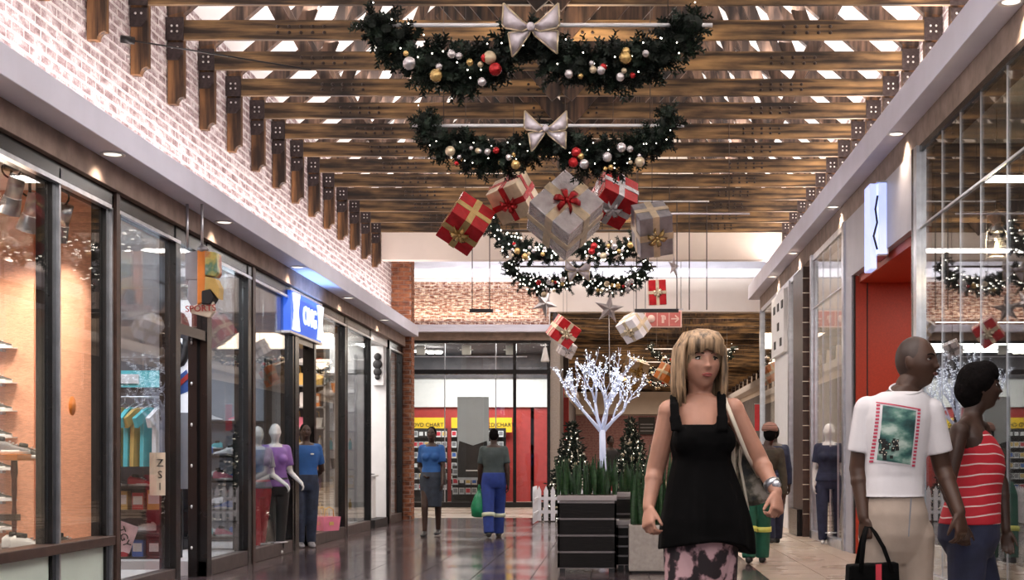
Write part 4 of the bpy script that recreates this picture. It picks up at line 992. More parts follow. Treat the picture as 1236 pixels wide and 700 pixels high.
gift(740, 240, 16.9, .44, 'redfoil', 'silver', (rd(48), rd(22), rd(20)), 'bright red gift parcel with silver ribbon, upper right of the group')
gift(787, 277, 16.6, .46, 'silver_dull', 'champagne', (rd(35), rd(-10), rd(10)), 'grey gift parcel with gold bow, rightmost of the large group', 'gold', dims=(.85, .9, 1.1))
gift(680, 400, 27.0, .44, 'redfoil', 'champagne', (rd(18), rd(32), rd(25)), 'small red gift parcel with gold ribbon in front of the far cornice', top=6.36)
gift(765, 394, 27.0, .42, 'whitepaper', 'champagne', (rd(35), rd(-16), rd(-40)), 'small white gift parcel with gold ribbon below the exit sign', top=6.36)
gift(793, 353, 26.5, .34, 'redfoil', 'champagne', (rd(5), rd(-3), rd(5)), 'small upright red gift parcel with gold ribbon beside the thin wires', dims=(.95, .6, 1.35))
gift(684, 421, 30.0, .30, 'whitepaper', 'silver', (rd(20), rd(22), rd(25)), 'pale gift parcel partly hidden under the small red one', top=6.36)
gift(767, 446, 40.0, .55, 'champagne', 'gold', (rd(20), rd(12), rd(25)), 'buff gift parcel left of the far garlands')
gift(757, 462, 42.0, .42, 'gold', 'champagne', (rd(20), rd(-22), rd(25)), 'small gold gift parcel under the buff one')
gift(806, 452, 42.0, .50, 'c_orange', 'champagne', (rd(20), rd(22), rd(45)), 'orange gift parcel behind the blonde woman\'s hair')

def star(px, py, Y, R_, lab, rot=0, tilt=0, m='silver', wire=True, tail=None, top=None):
    c = at(px, py, Y); top = roofz(c.x); r = root('paper_star', c, lab, 'star', 'hanging silver stars')
    rm = Matrix.Rotation(tilt, 3, 'Z') @ Matrix.Rotation(rot, 3, 'Y'); pts = []
    for k in range(10):
        a = PI / 2 + k * PI / 5; q = R_ if k % 2 == 0 else R_ * .36
        pts.append(c + rm @ V((q * math.cos(a), 0, q * math.sin(a))))
    mb = MB().add(pts + [c + rm @ V((0, -R_ * .22, 0)), c + rm @ V((0, R_ * .22, 0))], [(i, (i + 1) % 10, 10) for i in range(10)] + [((i + 1) % 10, i, 11) for i in range(10)])
    mb.build('star_body', m, r)
    if wire: MB().tube([c + V((0, 0, R_ * .9)), (c.x, c.y, top)], .0035, 5).build('hanging_wire', 'wire', r)
    if tail: MB().tube([c - V((0, 0, R_ * .3)), at(px + 1, tail, Y)], .008, 5).build('tail_cord', 'white_metal', r)
M['starpaper'] = mat('silver_star_paper', (.42, .38, .38), .45, .3, .15, 6)
star(735, 373, 22.5, .25, 'large silver star on a white cord above the glowing tree', .12, .2, 'starpaper', True, 470)
star(657, 366, 25.5, .27, 'silver star partly hidden by the fourth garland', .5, .5, 'starpaper')
star(813, 322, 25.0, .21, 'silver star seen edge-on beside the thin wires', 0.1, 1.0, 'starpaper')
# suspended slim lamps on wires
def slim_lamp(x0, x1, pz, Y, lab, wires, ztop=None):
    a = at(x0, pz, Y); b = at(x1, pz, Y); r = root('suspended_lamp', ((a.x + b.x) / 2, Y, a.z), lab, 'lamp', 'slim suspended lamps')
    MB().box(a.x, b.x, Y - .05, Y + .05, a.z - .03, a.z + .03).build('housing', 'black_metal', r)
    for w in wires: q = at(w, pz, Y); MB().tube([(q.x, Y, a.z), (q.x, Y, roofz(q.x))], .009, 5).build('wire', 'wire', r)
slim_lamp(567, 595, 375, 26.4, 'slim dark lamp on two wires before the washed brick wall', (570, 591))
slim_lamp(766, 819, 375, 26.2, 'slim dark lamp on two wires in front of the far ceiling', (768, 817))
wf = root('wire_frame', at(842, 243, 22.0), 'two long bare wires on a white bar right of the grey gift', 'wires')
q = at(760, 243, 22); q2 = at(856, 243, 22); MB().tube([q, q2], .012, 6).build('bar', 'white_metal', wf)
for w in (817, 832, 853): a = at(w, 243, 22); b = at(w, 374, 22); MB().tube([a, b], .009, 5).build('wire', 'wire', wf)
MB().tube([at(808, 243, 22), (at(808, 243, 22).x, 22, roofz(at(808, 243, 22).x))], .008, 5).build('wire', 'wire', wf)
rdz = root('white_rod', at(700, 258, 17.4), 'white rod under the trusses that the gift parcels hang around', 'rod')
MB().tube([at(640, 258, 18.3), at(905, 258, 18.3)], .012, 6).build('rod', 'white_metal', rdz)
for w in (770, 880): q = at(w, 258, 18.3); MB().tube([q, (q.x, q.y, roofz(q.x))], .005, 5).build('hanging_wire', 'wire', rdz)
# exit sign
a = at(779, 394, 33.0); b = at(822, 375.5, 33.0)
es = root('exit_sign', ((a.x + b.x) / 2, 33, a.z), 'faded red safety sign with three pictograms on the end of the crossing', 'sign')
M['signred'] = mat('faded_sign_red', (.55, .16, .16), .5, 0, .05); M['signpale'] = mat('sign_pale', (.85, .62, .60), .5, 0, .05)
MB().box(a.x - .02, b.x + .02, 33, 33.04, a.z - .02, b.z + .02).build('panel', 'signpale', es)
w = (b.x - a.x) / 3
for k in range(3):
    x = a.x + k * w; MB().box(x + .012, x + w - .012, 32.985, 33, a.z + .01, b.z - .01).build('field', 'signred', es)
    cx_ = x + w / 2; cz = (a.z + b.z) / 2
    if k == 0: mb = MB().lathe([(.09, -.006), (.09, .006)], (0, 0, 0), 16); mb.v = [V((cx_ + p.x, 32.98 + p.z, cz + p.y)) for p in mb.v]
    elif k == 1: mb = MB().box(cx_ - .035, cx_ + .02, 32.975, 32.985, cz - .1, cz + .04).box(cx_ - .05, cx_ + .035, 32.975, 32.985, cz + .045, cz + .08).box(cx_ + .03, cx_ + .06, 32.975, 32.985, cz - .02, cz + .06)
    else: mb = MB().bar((cx_ - .09, 32.98, cz), (cx_ + .07, 32.98, cz), .01, .03).bar((cx_ + .0, 32.98, cz + .08), (cx_ + .085, 32.98, cz), .01, .03).bar((cx_ + .0, 32.98, cz - .08), (cx_ + .085, 32.98, cz), .01, .03)
    mb.build('pictogram', 'signpale', es)
MB().box(a.x - .1, b.x + .05, 33.0, 33.05, b.z + .02, b.z + .06).build('bracket', 'alu', es)
for x in (a.x, b.x): MB().tube([(x, 33.02, b.z), (x, 33.02, 6.35)], .008, 5).build('wire', 'wire', es)

# ------------------------------------------------------------ glowing white tree
M['treewrap'] = emis('glowing_white_bark', (.60, .70, 1.0), .26, (.5, .52, .62)); M['treelamp'] = emis('blue_white_lamp', (.80, .88, 1.0), 1.6)
tr_ = root('glowing_white_tree', at(727, 0, 26) * 1, 'leafless white tree wrapped in glowing lights, rising from the red pot', 'light tree')
tx = at(727, 0, 26).x; tr_.location = (tx, 26, .5)
trunk = MB(); twig = MB(); lam = MB(); z0 = .86; zf = at(0, 519, 26).z
MB().tube([(tx + .05, 26, z0), (tx + .01, 26, 1.2), (tx, 26, zf)], [.075, .062, .055], 10).build('trunk', 'treewrap', tr_)
rt = random.Random(3)
def grow(p, d, L, r, lev, acc):
    q = p + d * L * .5 + V((rt.uniform(-.03, .03), rt.uniform(-.03, .03), .02)); e = q + (d + V((rt.uniform(-.2, .2), rt.uniform(-.2, .2), rt.uniform(-.05, .15)))).normalized() * L * .5
    acc.tube([p, q, e], [r, r * .8, r * .6], 6 if lev < 2 else 4)
    if lev >= 2:
        for k in range(2):
            c = p.lerp(e, rt.random()) + V((rt.uniform(-.03, .03), -.02, rt.uniform(-.03, .03))); lam.ell(c, .010, n=4)
    if lev == 5: return
    for k in range(3 if lev in (1, 2) else 2):
        nd = (d + V((rt.uniform(-.75, .75), rt.uniform(-.7, .7), rt.uniform(-.25, .65)))).normalized()
        b_ = e if k < 2 else q
        grow(b_, nd, L * rt.uniform(.58, .78), r * .55, lev + 1, twig if lev >= 1 else trunk)
for tgt, dep in (((676, 464), -.1), ((706, 448), .3), ((750, 448), -.3), ((784, 466), .2), ((733, 456), .6)):
    t = at(tgt[0], tgt[1], 26) + V((0, dep, 0)); s = V((tx, 26, zf - .05)); v = t - s
    grow(s, v.normalized(), v.length * .46, .038, 1, trunk)
trunk.build('main_branch', 'treewrap', tr_); tag(twig.build('twig', 'treewrap', tr_), kind='stuff'); tag(lam.build('lamp', 'treelamp', tr_), kind='stuff')


pot = root('red_pot', (tx + .1, 26, 0), 'bright red square pot holding the glowing tree', 'pot')
q0 = at(730, 575, 25.7).x; q1 = at(744, 575, 25.7).x
MB().prism([(q0 + .02, 0), (q1 - .02, 0), (q1, at(0, 574, 25.7).z), (q0, at(0, 574, 25.7).z)], 'y', 25.85, 26.15).build('body', 'c_red', pot, .01); MB().box(q0 - .01, q1 + .01, 25.84, 26.16, at(0, 575, 25.7).z, at(0, 573, 25.7).z).build('rim', 'c_red', pot)

# ------------------------------------------------------------ Christmas trees
M['tinsel'] = mat('pale_gold_tinsel_leaf', (.85, .74, .60), .45, 0, .25, 20)
def xmas_tree(px, Y, top, w, lab):
    c = at(px, 0, Y); zt = at(0, top, Y).z; r = root('christmas_tree', (c.x, Y, 0), lab, 'christmas tree')
    MB().tube([(c.x, Y, 0), (c.x, Y, zt - .1)], [.05, .015], 8).build('trunk', 'frame_brown', r)
    st = MB().lathe([(.16, 0), (.16, .03), (.05, .06)], (c.x, Y, 0), 12).build('stand', 'black_metal', r)
    f = MB(); g = MB(); lg = MB(); zb = .12; n = 17
    for i in range(n):
        t = i / (n - 1); z = zb + (zt - zb - .05) * t; R_ = w * (1 - t) ** .85 + .03
        m = max(4, int(22 * (1 - t)) + 3)
        for j in range(m):
            a = 2 * PI * j / m + i * .7 + rnd.uniform(-.15, .15); d = V((math.cos(a), math.sin(a), -.18)); e = V((c.x, Y, z)) + d * R_ * rnd.uniform(.85, 1.1)
            b0 = V((c.x, Y, z + .04)); mid = b0.lerp(e, .55)
            for (p, k, ln) in ((e, 7, .11), (mid, 6, .12), (b0.lerp(e, .8), 6, .12)): sprigs(f, p, .06, k, ln, rnd.randint(0, 1))
            for _ in range(3):
                if rnd.random() < .85:
                    p = b0.lerp(e, rnd.uniform(.75, 1.08)) + V((0, 0, rnd.uniform(-.03, .05))); u = V((rnd.gauss(0, 1), rnd.gauss(0, .5), rnd.gauss(0, 1))).normalized(); v = u.orthogonal().normalized()
                    g.add([p - u * .046, p - v * .022, p + u * .046, p + v * .022 + V((0, -.01, 0))], [(0, 1, 2, 3)])
            if rnd.random() < .6: lg.ell(e, .009, n=4)
    tag(f.build('foliage', ['fir', 'fir2'], r), kind='stuff'); tag(g.build('tinsel_leaf', 'tinsel', r), kind='stuff'); tag(lg.build('fairy_lights', 'fairy', r), kind='stuff')
    for k in range(14):
        t = rnd.uniform(.05, .8); a = rnd.uniform(PI, 2 * PI); R_ = w * (1 - t) ** .85
        bauble(r, V((c.x + R_ * math.cos(a), Y + R_ * math.sin(a), zb + (zt - zb) * t)), rnd.choice((.03, .04)), 'redfoil' if k % 5 == 0 else 'champagne')
    MB().tube([(c.x, Y, zt - .12), (c.x, Y, zt + .03)], [.012, .004], 6).build('tip', 'fir2', r)
xmas_tree(690, 29.0, 512, .56, 'left Christmas tree with pale tinsel leaves, behind the picket fence')
xmas_tree(762, 28.7, 508, .56, 'right Christmas tree with pale tinsel leaves and a red bauble')

# ------------------------------------------------------------ picket fence
pf = root('picket_fence', (at(660, 0, 27).x, 27, 0), 'low white picket fence around the Christmas trees', 'fence')
xa = at(648, 0, 27.6).x; n = 13
H = at(0, 588, 27.6).z
for k in range(n):
    x = xa + k * .135
    for y_, mx in ((27.6, 1),): MB().prism([(x, 0.02), (x + .085, .02), (x + .085, H - .07), (x + .0425, H + .03), (x, H - .07)], 'y', y_ - .012, y_ + .012).build('picket', 'white_metal', pf)
for z in (.16, .42): MB().box(xa - .02, xa + n * .135, 27.612, 27.64, z, z + .06).build('rail', 'white_metal', pf)
for k in range(8):
    y = 27.5 - k * .15 ; MB().prism([(y - .085, .02), (y, .02), (y, H - .07), (y - .0425, H + .03), (y - .085, H - .07)], 'x', xa - .012, xa + .012).build('picket', 'white_metal', pf)
for z in (.16, .42): MB().box(xa + .012, xa + .036, 26.2, 27.6, z, z + .06).build('rail', 'white_metal', pf)


# ------------------------------------------------------------ planters
M['board'] = mat('black_stained_board', (.006, .0045, .0045), .5, 0, .35, 10, .2, stretch=(1, 1, 8), spec=.2); M['rim'] = mat('planter_rim', (.36, .32, .32), .4, .2, .1)
def planter(px0, px1, Y, top, depth, lab, nb=4):
    a = at(px0, 0, Y).x; b = at(px1, 0, Y).x; H = at(0, top, Y).z
    r = root('slatted_planter', ((a + b) / 2, Y + depth / 2, 0), lab, 'planter')
    MB().box(a + .02, b - .02, Y + .02, Y + depth - .02, .05, H - .05).build('liner', 'rim', r)
    hb = (H - .10 - .02) / nb
    for k in range(nb):
        z = .06 + k * hb
        MB().box(a, b, Y, Y + .02, z, z + hb - .022).build('slat', 'board', r); MB().box(a, b, Y + depth - .02, Y + depth, z, z + hb - .022).build('slat', 'board', r)
        MB().box(a, a + .02, Y, Y + depth, z, z + hb - .022).build('slat', 'board', r); MB().box(b - .02, b, Y, Y + depth, z, z + hb - .022).build('slat', 'board', r)
    MB().box(a - .005, b + .005, Y - .01, Y + depth + .01, H - .055, H).build('rim', 'rim', r, .004)
    for x in (a + .05, b - .05): MB().box(x - .03, x + .03, Y + .03, Y + .09, 0, .06).build('foot', 'black_metal', r)
    MB().box(a + .03, b - .03, Y + .03, Y + depth - .03, H - .02, H + .004).build('soil', 'soil', r)
    return a, b, H
def snake(x, y, z, n, h, lab, sp=.1):
    r = root('snake_plant', (x, y, z), lab, 'plant', 'snake plants in the planters')
    for k in range(n):
        bx_, by_ = x + rnd.uniform(-sp, sp), y + rnd.uniform(-sp, sp); hh = h * rnd.uniform(.65, 1.1); lean = V((rnd.uniform(-.12, .12), rnd.uniform(-.12, .12), 0)); a = rnd.uniform(0, PI)
        u = V((math.cos(a), math.sin(a), 0)); vs = []; N = 7
        for i in range(N + 1):
            t = i / N; w = .026 * (1 - t ** 3) * (.7 + .5 * math.sin(PI * min(1, t * 1.1))) + .001; p = V((bx_, by_, z)) + lean * hh * t * t + V((0, 0, hh * t)); tw = Matrix.Rotation(t * .9, 3, 'Z') @ u
            nn = V((-tw.y, tw.x, 0)) * .006
            vs += [p - tw * w, p + nn, p + tw * w, p - nn]
        fs = [(i * 4 + j, i * 4 + (j + 1) % 4, i * 4 + 4 + (j + 1) % 4, i * 4 + 4 + j) for i in range(N) for j in range(4)]
        MB().add(vs, fs, 0, False).build('leaf', 'leaf', r)
a, b, H = planter(673, 744, 15.05, 598, .62, 'black slatted planter box nearest the camera, four boards high')
for i in range(6): snake(a + .07 + i * (b - a - .14) / 5, 15.3 + .1 * (i % 2), H, 9, .40, 'dark snake plant in the front slatted planter, %s from the left' % ORD[i], .07)
a, b, H = planter(736, 763, 16.3, 594, .6, 'black slatted planter box just behind the front one')
for i in range(2): snake(a + .1 + i * .12, 16.5, H, 7, .34, 'dark snake plant in the rear slatted planter, %s from the left' % ORD[i], .06)
a, b, H = planter(744, 764, 15.5, 628, .4, 'low black slatted planter between the tall ones')
cx0 = at(759, 0, 15.05).x; cx1 = at(813, 0, 15.05).x; Hc = at(0, 634, 15.05).z
cpn = root('concrete_planter', ((cx0 + cx1) / 2, 15.3, 0), 'pale square concrete planter at the blonde woman\'s right hand', 'planter')
MB().box(cx0, cx1, 15.05, 15.53, .02, Hc).build('body', 'concrete', cpn, .012); MB().box(cx0 + .04, cx1 - .04, 15.09, 15.49, Hc - .03, Hc + .003).build('soil', 'soil', cpn); MB().box(cx0 + .03, cx1 - .03, 15.08, 15.5, 0, .02).build('base', 'black', cpn)
for i in range(4): snake(cx0 + .08 + i * .105, 15.28, Hc, 8, .78, 'tall snake plant in the concrete planter, %s from the left' % ORD[i], .05)
# ------------------------------------------------------------ people
def skinmat(name, col, rough=.5):
    m, t, b = nt(name); n = tex(t, 9, 4, 'Object')
    t.links.new(ramp(t, n.outputs[0], [(.3, tuple(c * .8 for c in col)), (.7, tuple(c * 1.12 for c in col))]), b.inputs['Base Color'])
    b.inputs['Roughness'].default_value = rough; b.inputs['Subsurface Weight'].default_value = .08; b.inputs['Subsurface Radius'].default_value = (.02, .008, .004)
    return m
M['skin_fair'] = skinmat('fair_skin', (.45, .225, .155)); M['skin_dark'] = skinmat('dark_brown_skin', (.056, .023, .012), .5); M['skin_deep'] = skinmat('deep_brown_skin', (.045, .019, .011), .5); M['skin_mannequin'] = mat('mannequin_white', (.6, .58, .56), .4, 0, .03)
M['hair_blond'] = mat('blond_hair', (.31, .20, .115), .5, 0, .8, 70, .3, stretch=(1, 1, .12)); M['hair_black'] = mat('black_hair', (.004, .003, .003), .95, 0, .4, 60, .6, spec=.1)
M['lips'] = mat('lips', (.30, .07, .06), .4, 0, .1); M['lips_dark'] = mat('dark_lips', (.09, .03, .025), .4, 0, .1); M['eyewhite'] = mat('eye_white', (.6, .56, .53), .25, 0, .02); M['iris'] = mat('iris', (.03, .02, .015), .2, 0, .1); M['browm'] = mat('brow_hair', (.10, .055, .03), .7, 0, .2)
UP = V((0, 0, 1))
def loft(mb, secs, n=28, mi=0, p=2.0, hem=None):
    """secs: (centre, x axis, y axis, rx, ry); closed"""
    vs = []
    for i, (c, x, y, rx, ry) in enumerate(secs):
        for j in range(n):
            a = 2 * PI * j / n; ca, sa = math.cos(a), math.sin(a)
            ex = math.copysign(abs(ca) ** (2 / p), ca); ey = math.copysign(abs(sa) ** (2 / p), sa)
            q = V(c) + x * rx * ex + y * ry * ey
            if hem: q = hem(i, a, q)
            vs.append(q)
    k = len(secs)
    fs = [(i * n + j, i * n + (j + 1) % n, (i + 1) * n + (j + 1) % n, (i + 1) * n + j) for i in range(k - 1) for j in range(n)]
    fs += [tuple(range(n))[::-1], tuple((k - 1) * n + j for j in range(n))]
    return mb.add(vs, fs, mi, True)
def limb(mb, pts, rads, n=14, flat=False):
    pts = [V(p) for p in pts]; P = [pts[0]]; R_ = [rads[0]]
    for i in range(len(pts) - 1):         # subdivide for a soft bend
        for k in range(1, 5):
            t = k / 4; P.append(pts[i].lerp(pts[i + 1], t)); R_.append(rads[i] + (rads[i + 1] - rads[i]) * t)
    mb.tube(P, R_, n)
    for i, p in enumerate(pts):
        if (i in (0, len(pts) - 1)) and flat: continue
        mb.ell(p, rads[i] * .99, n=12)
    return mb
def fuse(mb, name, m, parent, voxel, smooth=4):
    me = bpy.data.meshes.new('tmp'); me.from_pydata(mb.v, [], mb.f); o = bpy.data.objects.new('tmp', me); C.objects.link(o)
    r = o.modifiers.new('r', 'REMESH'); r.mode = 'VOXEL'; r.voxel_size = voxel; r.use_smooth_shade = True
    s = o.modifiers.new('s', 'SMOOTH'); s.factor = .5; s.iterations = smooth
    bpy.context.view_layer.update()
    out = bpy.data.meshes.new_from_object(o.evaluated_get(bpy.context.evaluated_depsgraph_get())); bpy.data.objects.remove(o)
    out.materials.clear(); out.materials.append(M[m] if isinstance(m, str) else m)
    off = wloc(parent); out.transform(Matrix.Translation(-off)); out.polygons.foreach_set('use_smooth', [True] * len(out.polygons))
    q = bpy.data.objects.new(name, out); C.objects.link(q); q.parent = parent; return q
def gz(x, z, cx, cz, sx, sz, a): return a * math.exp(-((x - cx) / sx) ** 2 - ((z - cz) / sz) ** 2)
def face_add(x, z):
    v = gz(x, z, 0, -.020, .0115, .010, .021) + gz(x, z, 0, .002, .0085, .018, .013)
    for s in (-1, 1):
        v += gz(x, z, s * .012, -.022, .006, .006, .006) + gz(x, z, s * .031, .013, .014, .010, -.011) + gz(x, z, s * .028, .031, .018, .006, .004) + gz(x, z, s * .042, -.014, .017, .016, .005)
    v += gz(x, z, 0, -.052, .022, .011, .007) + gz(x, z, 0, -.053, .021, .003, -.004) + gz(x, z, 0, -.068, .02, .006, -.003) + gz(x, z, 0, -.092, .017, .013, .008)
    return v
def head_local(a, b):
    sx, sy, sz = math.sin(a) * math.sin(b), math.sin(a) * math.cos(b), math.cos(a)
    x, y, z = .074 * sx, .090 * sy, .118 * sz; t = max(0, -sz)
    x *= 1 - .34 * t ** 1.7
    if sy < 0: y *= (1 - .50 * t ** 1.2) * 1.08
    else: y *= 1 - .05 * t
    if sz < 0 and sy > 0: y += .012 * t * sy
    if sy > .15: y += face_add(x, z) * min(1, (sy - .15) / .25)
    return x, y, z
def add_head(mb, c, f, k=1.0, up=UP, n=84, m=64):
    s = up.cross(f).normalized(); vs = []
    P = lambda x, y, z: c + (s * x + f * y + up * z) * k
    vs.append(P(*head_local(0, 0)))
    for i in range(1, m):
        for j in range(n): vs.append(P(*head_local(PI * i / m, 2 * PI * j / n)))
    vs.append(P(*head_local(PI, 0))); L = len(vs) - 1; fs = []
    for j in range(n): fs.append((0, 1 + (j + 1) % n, 1 + j)); fs.append((L, L - n + j, L - n + (j + 1) % n))
    for i in range(m - 2):
        for j in range(n): q = 1 + i * n; fs.append((q + j, q + (j + 1) % n, q + n + (j + 1) % n, q + n + j))
    mb.add(vs, fs, 0, True)
    for sg_ in (-1, 1):
        rot = Matrix((s, f, up)).transposed()
        mb.ell(P(sg_ * .074, -.008, -.002), (.009 * k, .018 * k, .030 * k), rot, 10); mb.ell(P(sg_ * .079, -.014, .006), (.006 * k, .014 * k, .022 * k), rot, 8)
def face_y(x, z):
    u = max(0.0, 1 - (x / .074) ** 2 - (z / .118) ** 2); return .090 * math.sqrt(u) + .012 * max(0, -z / .118) + face_add(x, z)
def face_parts(parent, c, f, k=1.0, lips='lips', up=UP, brow='browm', gaze=0.0):
    s = up.cross(f).normalized(); rot = Matrix((s, f, up)).transposed(); P = lambda x, y, z: c + (s * x + f * y + up * z) * k
    for sg_ in (-1, 1):
        y = face_y(sg_ * .031, .012)
        ey = MB().ell(P(sg_ * .031, y - .0025, .012), (.0140 * k, .009 * k, .0066 * k), rot, 12).build('eye', 'eyewhite', parent)
        MB().ell(P(sg_ * .031 + gaze, y + .0035, .0122), (.0070 * k, .0035 * k, .0066 * k), rot, 10).build('iris', 'iris', ey)
        lid = MB(); lid.tube([P(sg_ * .031 + dx, face_y(sg_ * .031, .013) + .0065 - abs(dx) * .25, .0185 - dx * dx * 26) for dx in (-.0145, -.008, 0, .008, .0145)], .0030 * k, 6); lid.build('eyelid', 'hair_black', parent)
        MB().tube([P(sg_ * q, face_y(sg_ * q, .033) + .001, .031 + h) for q, h in ((.014, 0), (.025, .005), (.036, .006), (.047, .001))], [.002 * k, .0032 * k, .003 * k, .0014 * k], 6).build('eyebrow', brow, parent)
    MB().tube([P(x, face_y(x, -.047) + .001, -.0475 + abs(x) * -.12) for x in (-.023, -.012, 0, .012, .023)], [.0012 * k, .0036 * k, .0036 * k, .0036 * k, .0012 * k], 8).build('lip', lips, parent)
    MB().tube([P(x, face_y(x, -.058) + .002, -.0565 + abs(x) * .14) for x in (-.021, -.011, 0, .011, .021)], [.0012 * k, .004 * k, .0048 * k, .004 * k, .0012 * k], 8).build('lip', lips, parent)
def add_hand(mb, w, d, pn, side, curl=.45, k=1.0, spread=.05):
    """w wrist, d pointing direction, pn palm normal (towards which fingers curl), side = thumb side"""
    d = V(d).normalized(); side = V(side); side = (side - d * side.dot(d)).normalized(); pn0 = d.cross(side).normalized(); pn = pn0 if pn0.dot(V(pn)) > 0 else -pn0
    loft(mb, [(w - d * .02 * k, side, pn, .024 * k, .019 * k), (w + d * .012 * k, side, pn, .026 * k, .018 * k), (w + d * .045 * k, side, pn, .038 * k, .016 * k), (w + d * .085 * k, side, pn, .041 * k, .0135 * k), (w + d * .097 * k, side, pn, .036 * k, .010 * k)], 16, p=2.4)
    for i, (o, L) in enumerate(((.031, .074), (.011, .083), (-.010, .077), (-.030, .060))):
        p = w + d * (.088 + (-.004 if i in (0, 3) else 0)) * k + side * o * k; dr = (d + side * o * spread * 20 * .3).normalized(); pts = [p - dr * .012 * k]; q = p; ang = 0
        for seg, fr in enumerate((.45, .30, .25)):
            ang += curl * (.7, 1.0, .8)[seg] * (1 + .12 * i); dd = dr * math.cos(ang) + pn * math.sin(ang); q = q + dd * L * fr * k; pts.append(q)
        limb(mb, pts, [.0088 * k, .0086 * k, .0076 * k, .0064 * k], 10)
    p = w + d * .022 * k + side * .026 * k; a = (d * .82 + side * .45 + pn * .35).normalized(); b = (d * .85 + side * .25 + pn * .45).normalized()
    limb(mb, [p, p + a * .036 * k, p + a * .036 * k + b * .030 * k, p + a * .036 * k + b * .052 * k], [.014 * k, .011 * k, .0095 * k, .0075 * k], 10)
def frame(a): return V((math.sin(a), -math.cos(a), 0)), V((math.cos(a), math.sin(a), 0))
TM = [(.46, .080, .060), (.50, .096, .070), (.54, .098, .070), (.59, .090, .062), (.64, .086, .060), (.70, .098, .066), (.76, .108, .070), (.80, .104, .060), (.825, .080, .050), (.845, .040, .038)]
TW = [(.46, .082, .062), (.50, .102, .074), (.54, .104, .074), (.59, .088, .062), (.64, .076, .056), (.70, .086, .062), (.75, .094, .070), (.79, .094, .058), (.82, .070, .045), (.84, .036, .034)]
def skel(x, Y, H, a=0.0, stride=0.0, swing=0.0, female=False, elbow=.2):
    f, s = frame(a); b = V((x, Y, 0)); J = {'base': b, 'f': f, 's': s, 'H': H, 'T': TW if female else TM}
    J['head'] = b + UP * H * .932 + f * .01; J['neck'] = b + UP * H * .845; sw = (.086 if female else .098) * H
    for q, sg_ in (('r', -1), ('l', 1)):
        J['sh_' + q] = b + UP * H * .805 + s * sg_ * sw
        fw = sg_ * swing
        J['el_' + q] = J['sh_' + q] + UP * -H * .178 + s * sg_ * .045 + f * (fw * .10)
        J['wr_' + q] = J['el_' + q] + UP * -H * .14 + s * sg_ * .01 + f * (fw * .14 + elbow * .25)
        J['hp_' + q] = b + UP * H * .50 + s * sg_ * H * .052
        st = -sg_ * stride
        J['kn_' + q] = b + UP * H * .275 + s * sg_ * H * .05 + f * (st * .22 + .02)
        J['an_' + q] = b + UP * (.075 + .03 * (st < 0) * abs(stride)) + s * sg_ * H * .045 + f * st * .34
        J['to_' + q] = J['an_' + q] + f * .14 - UP * .045
    return J
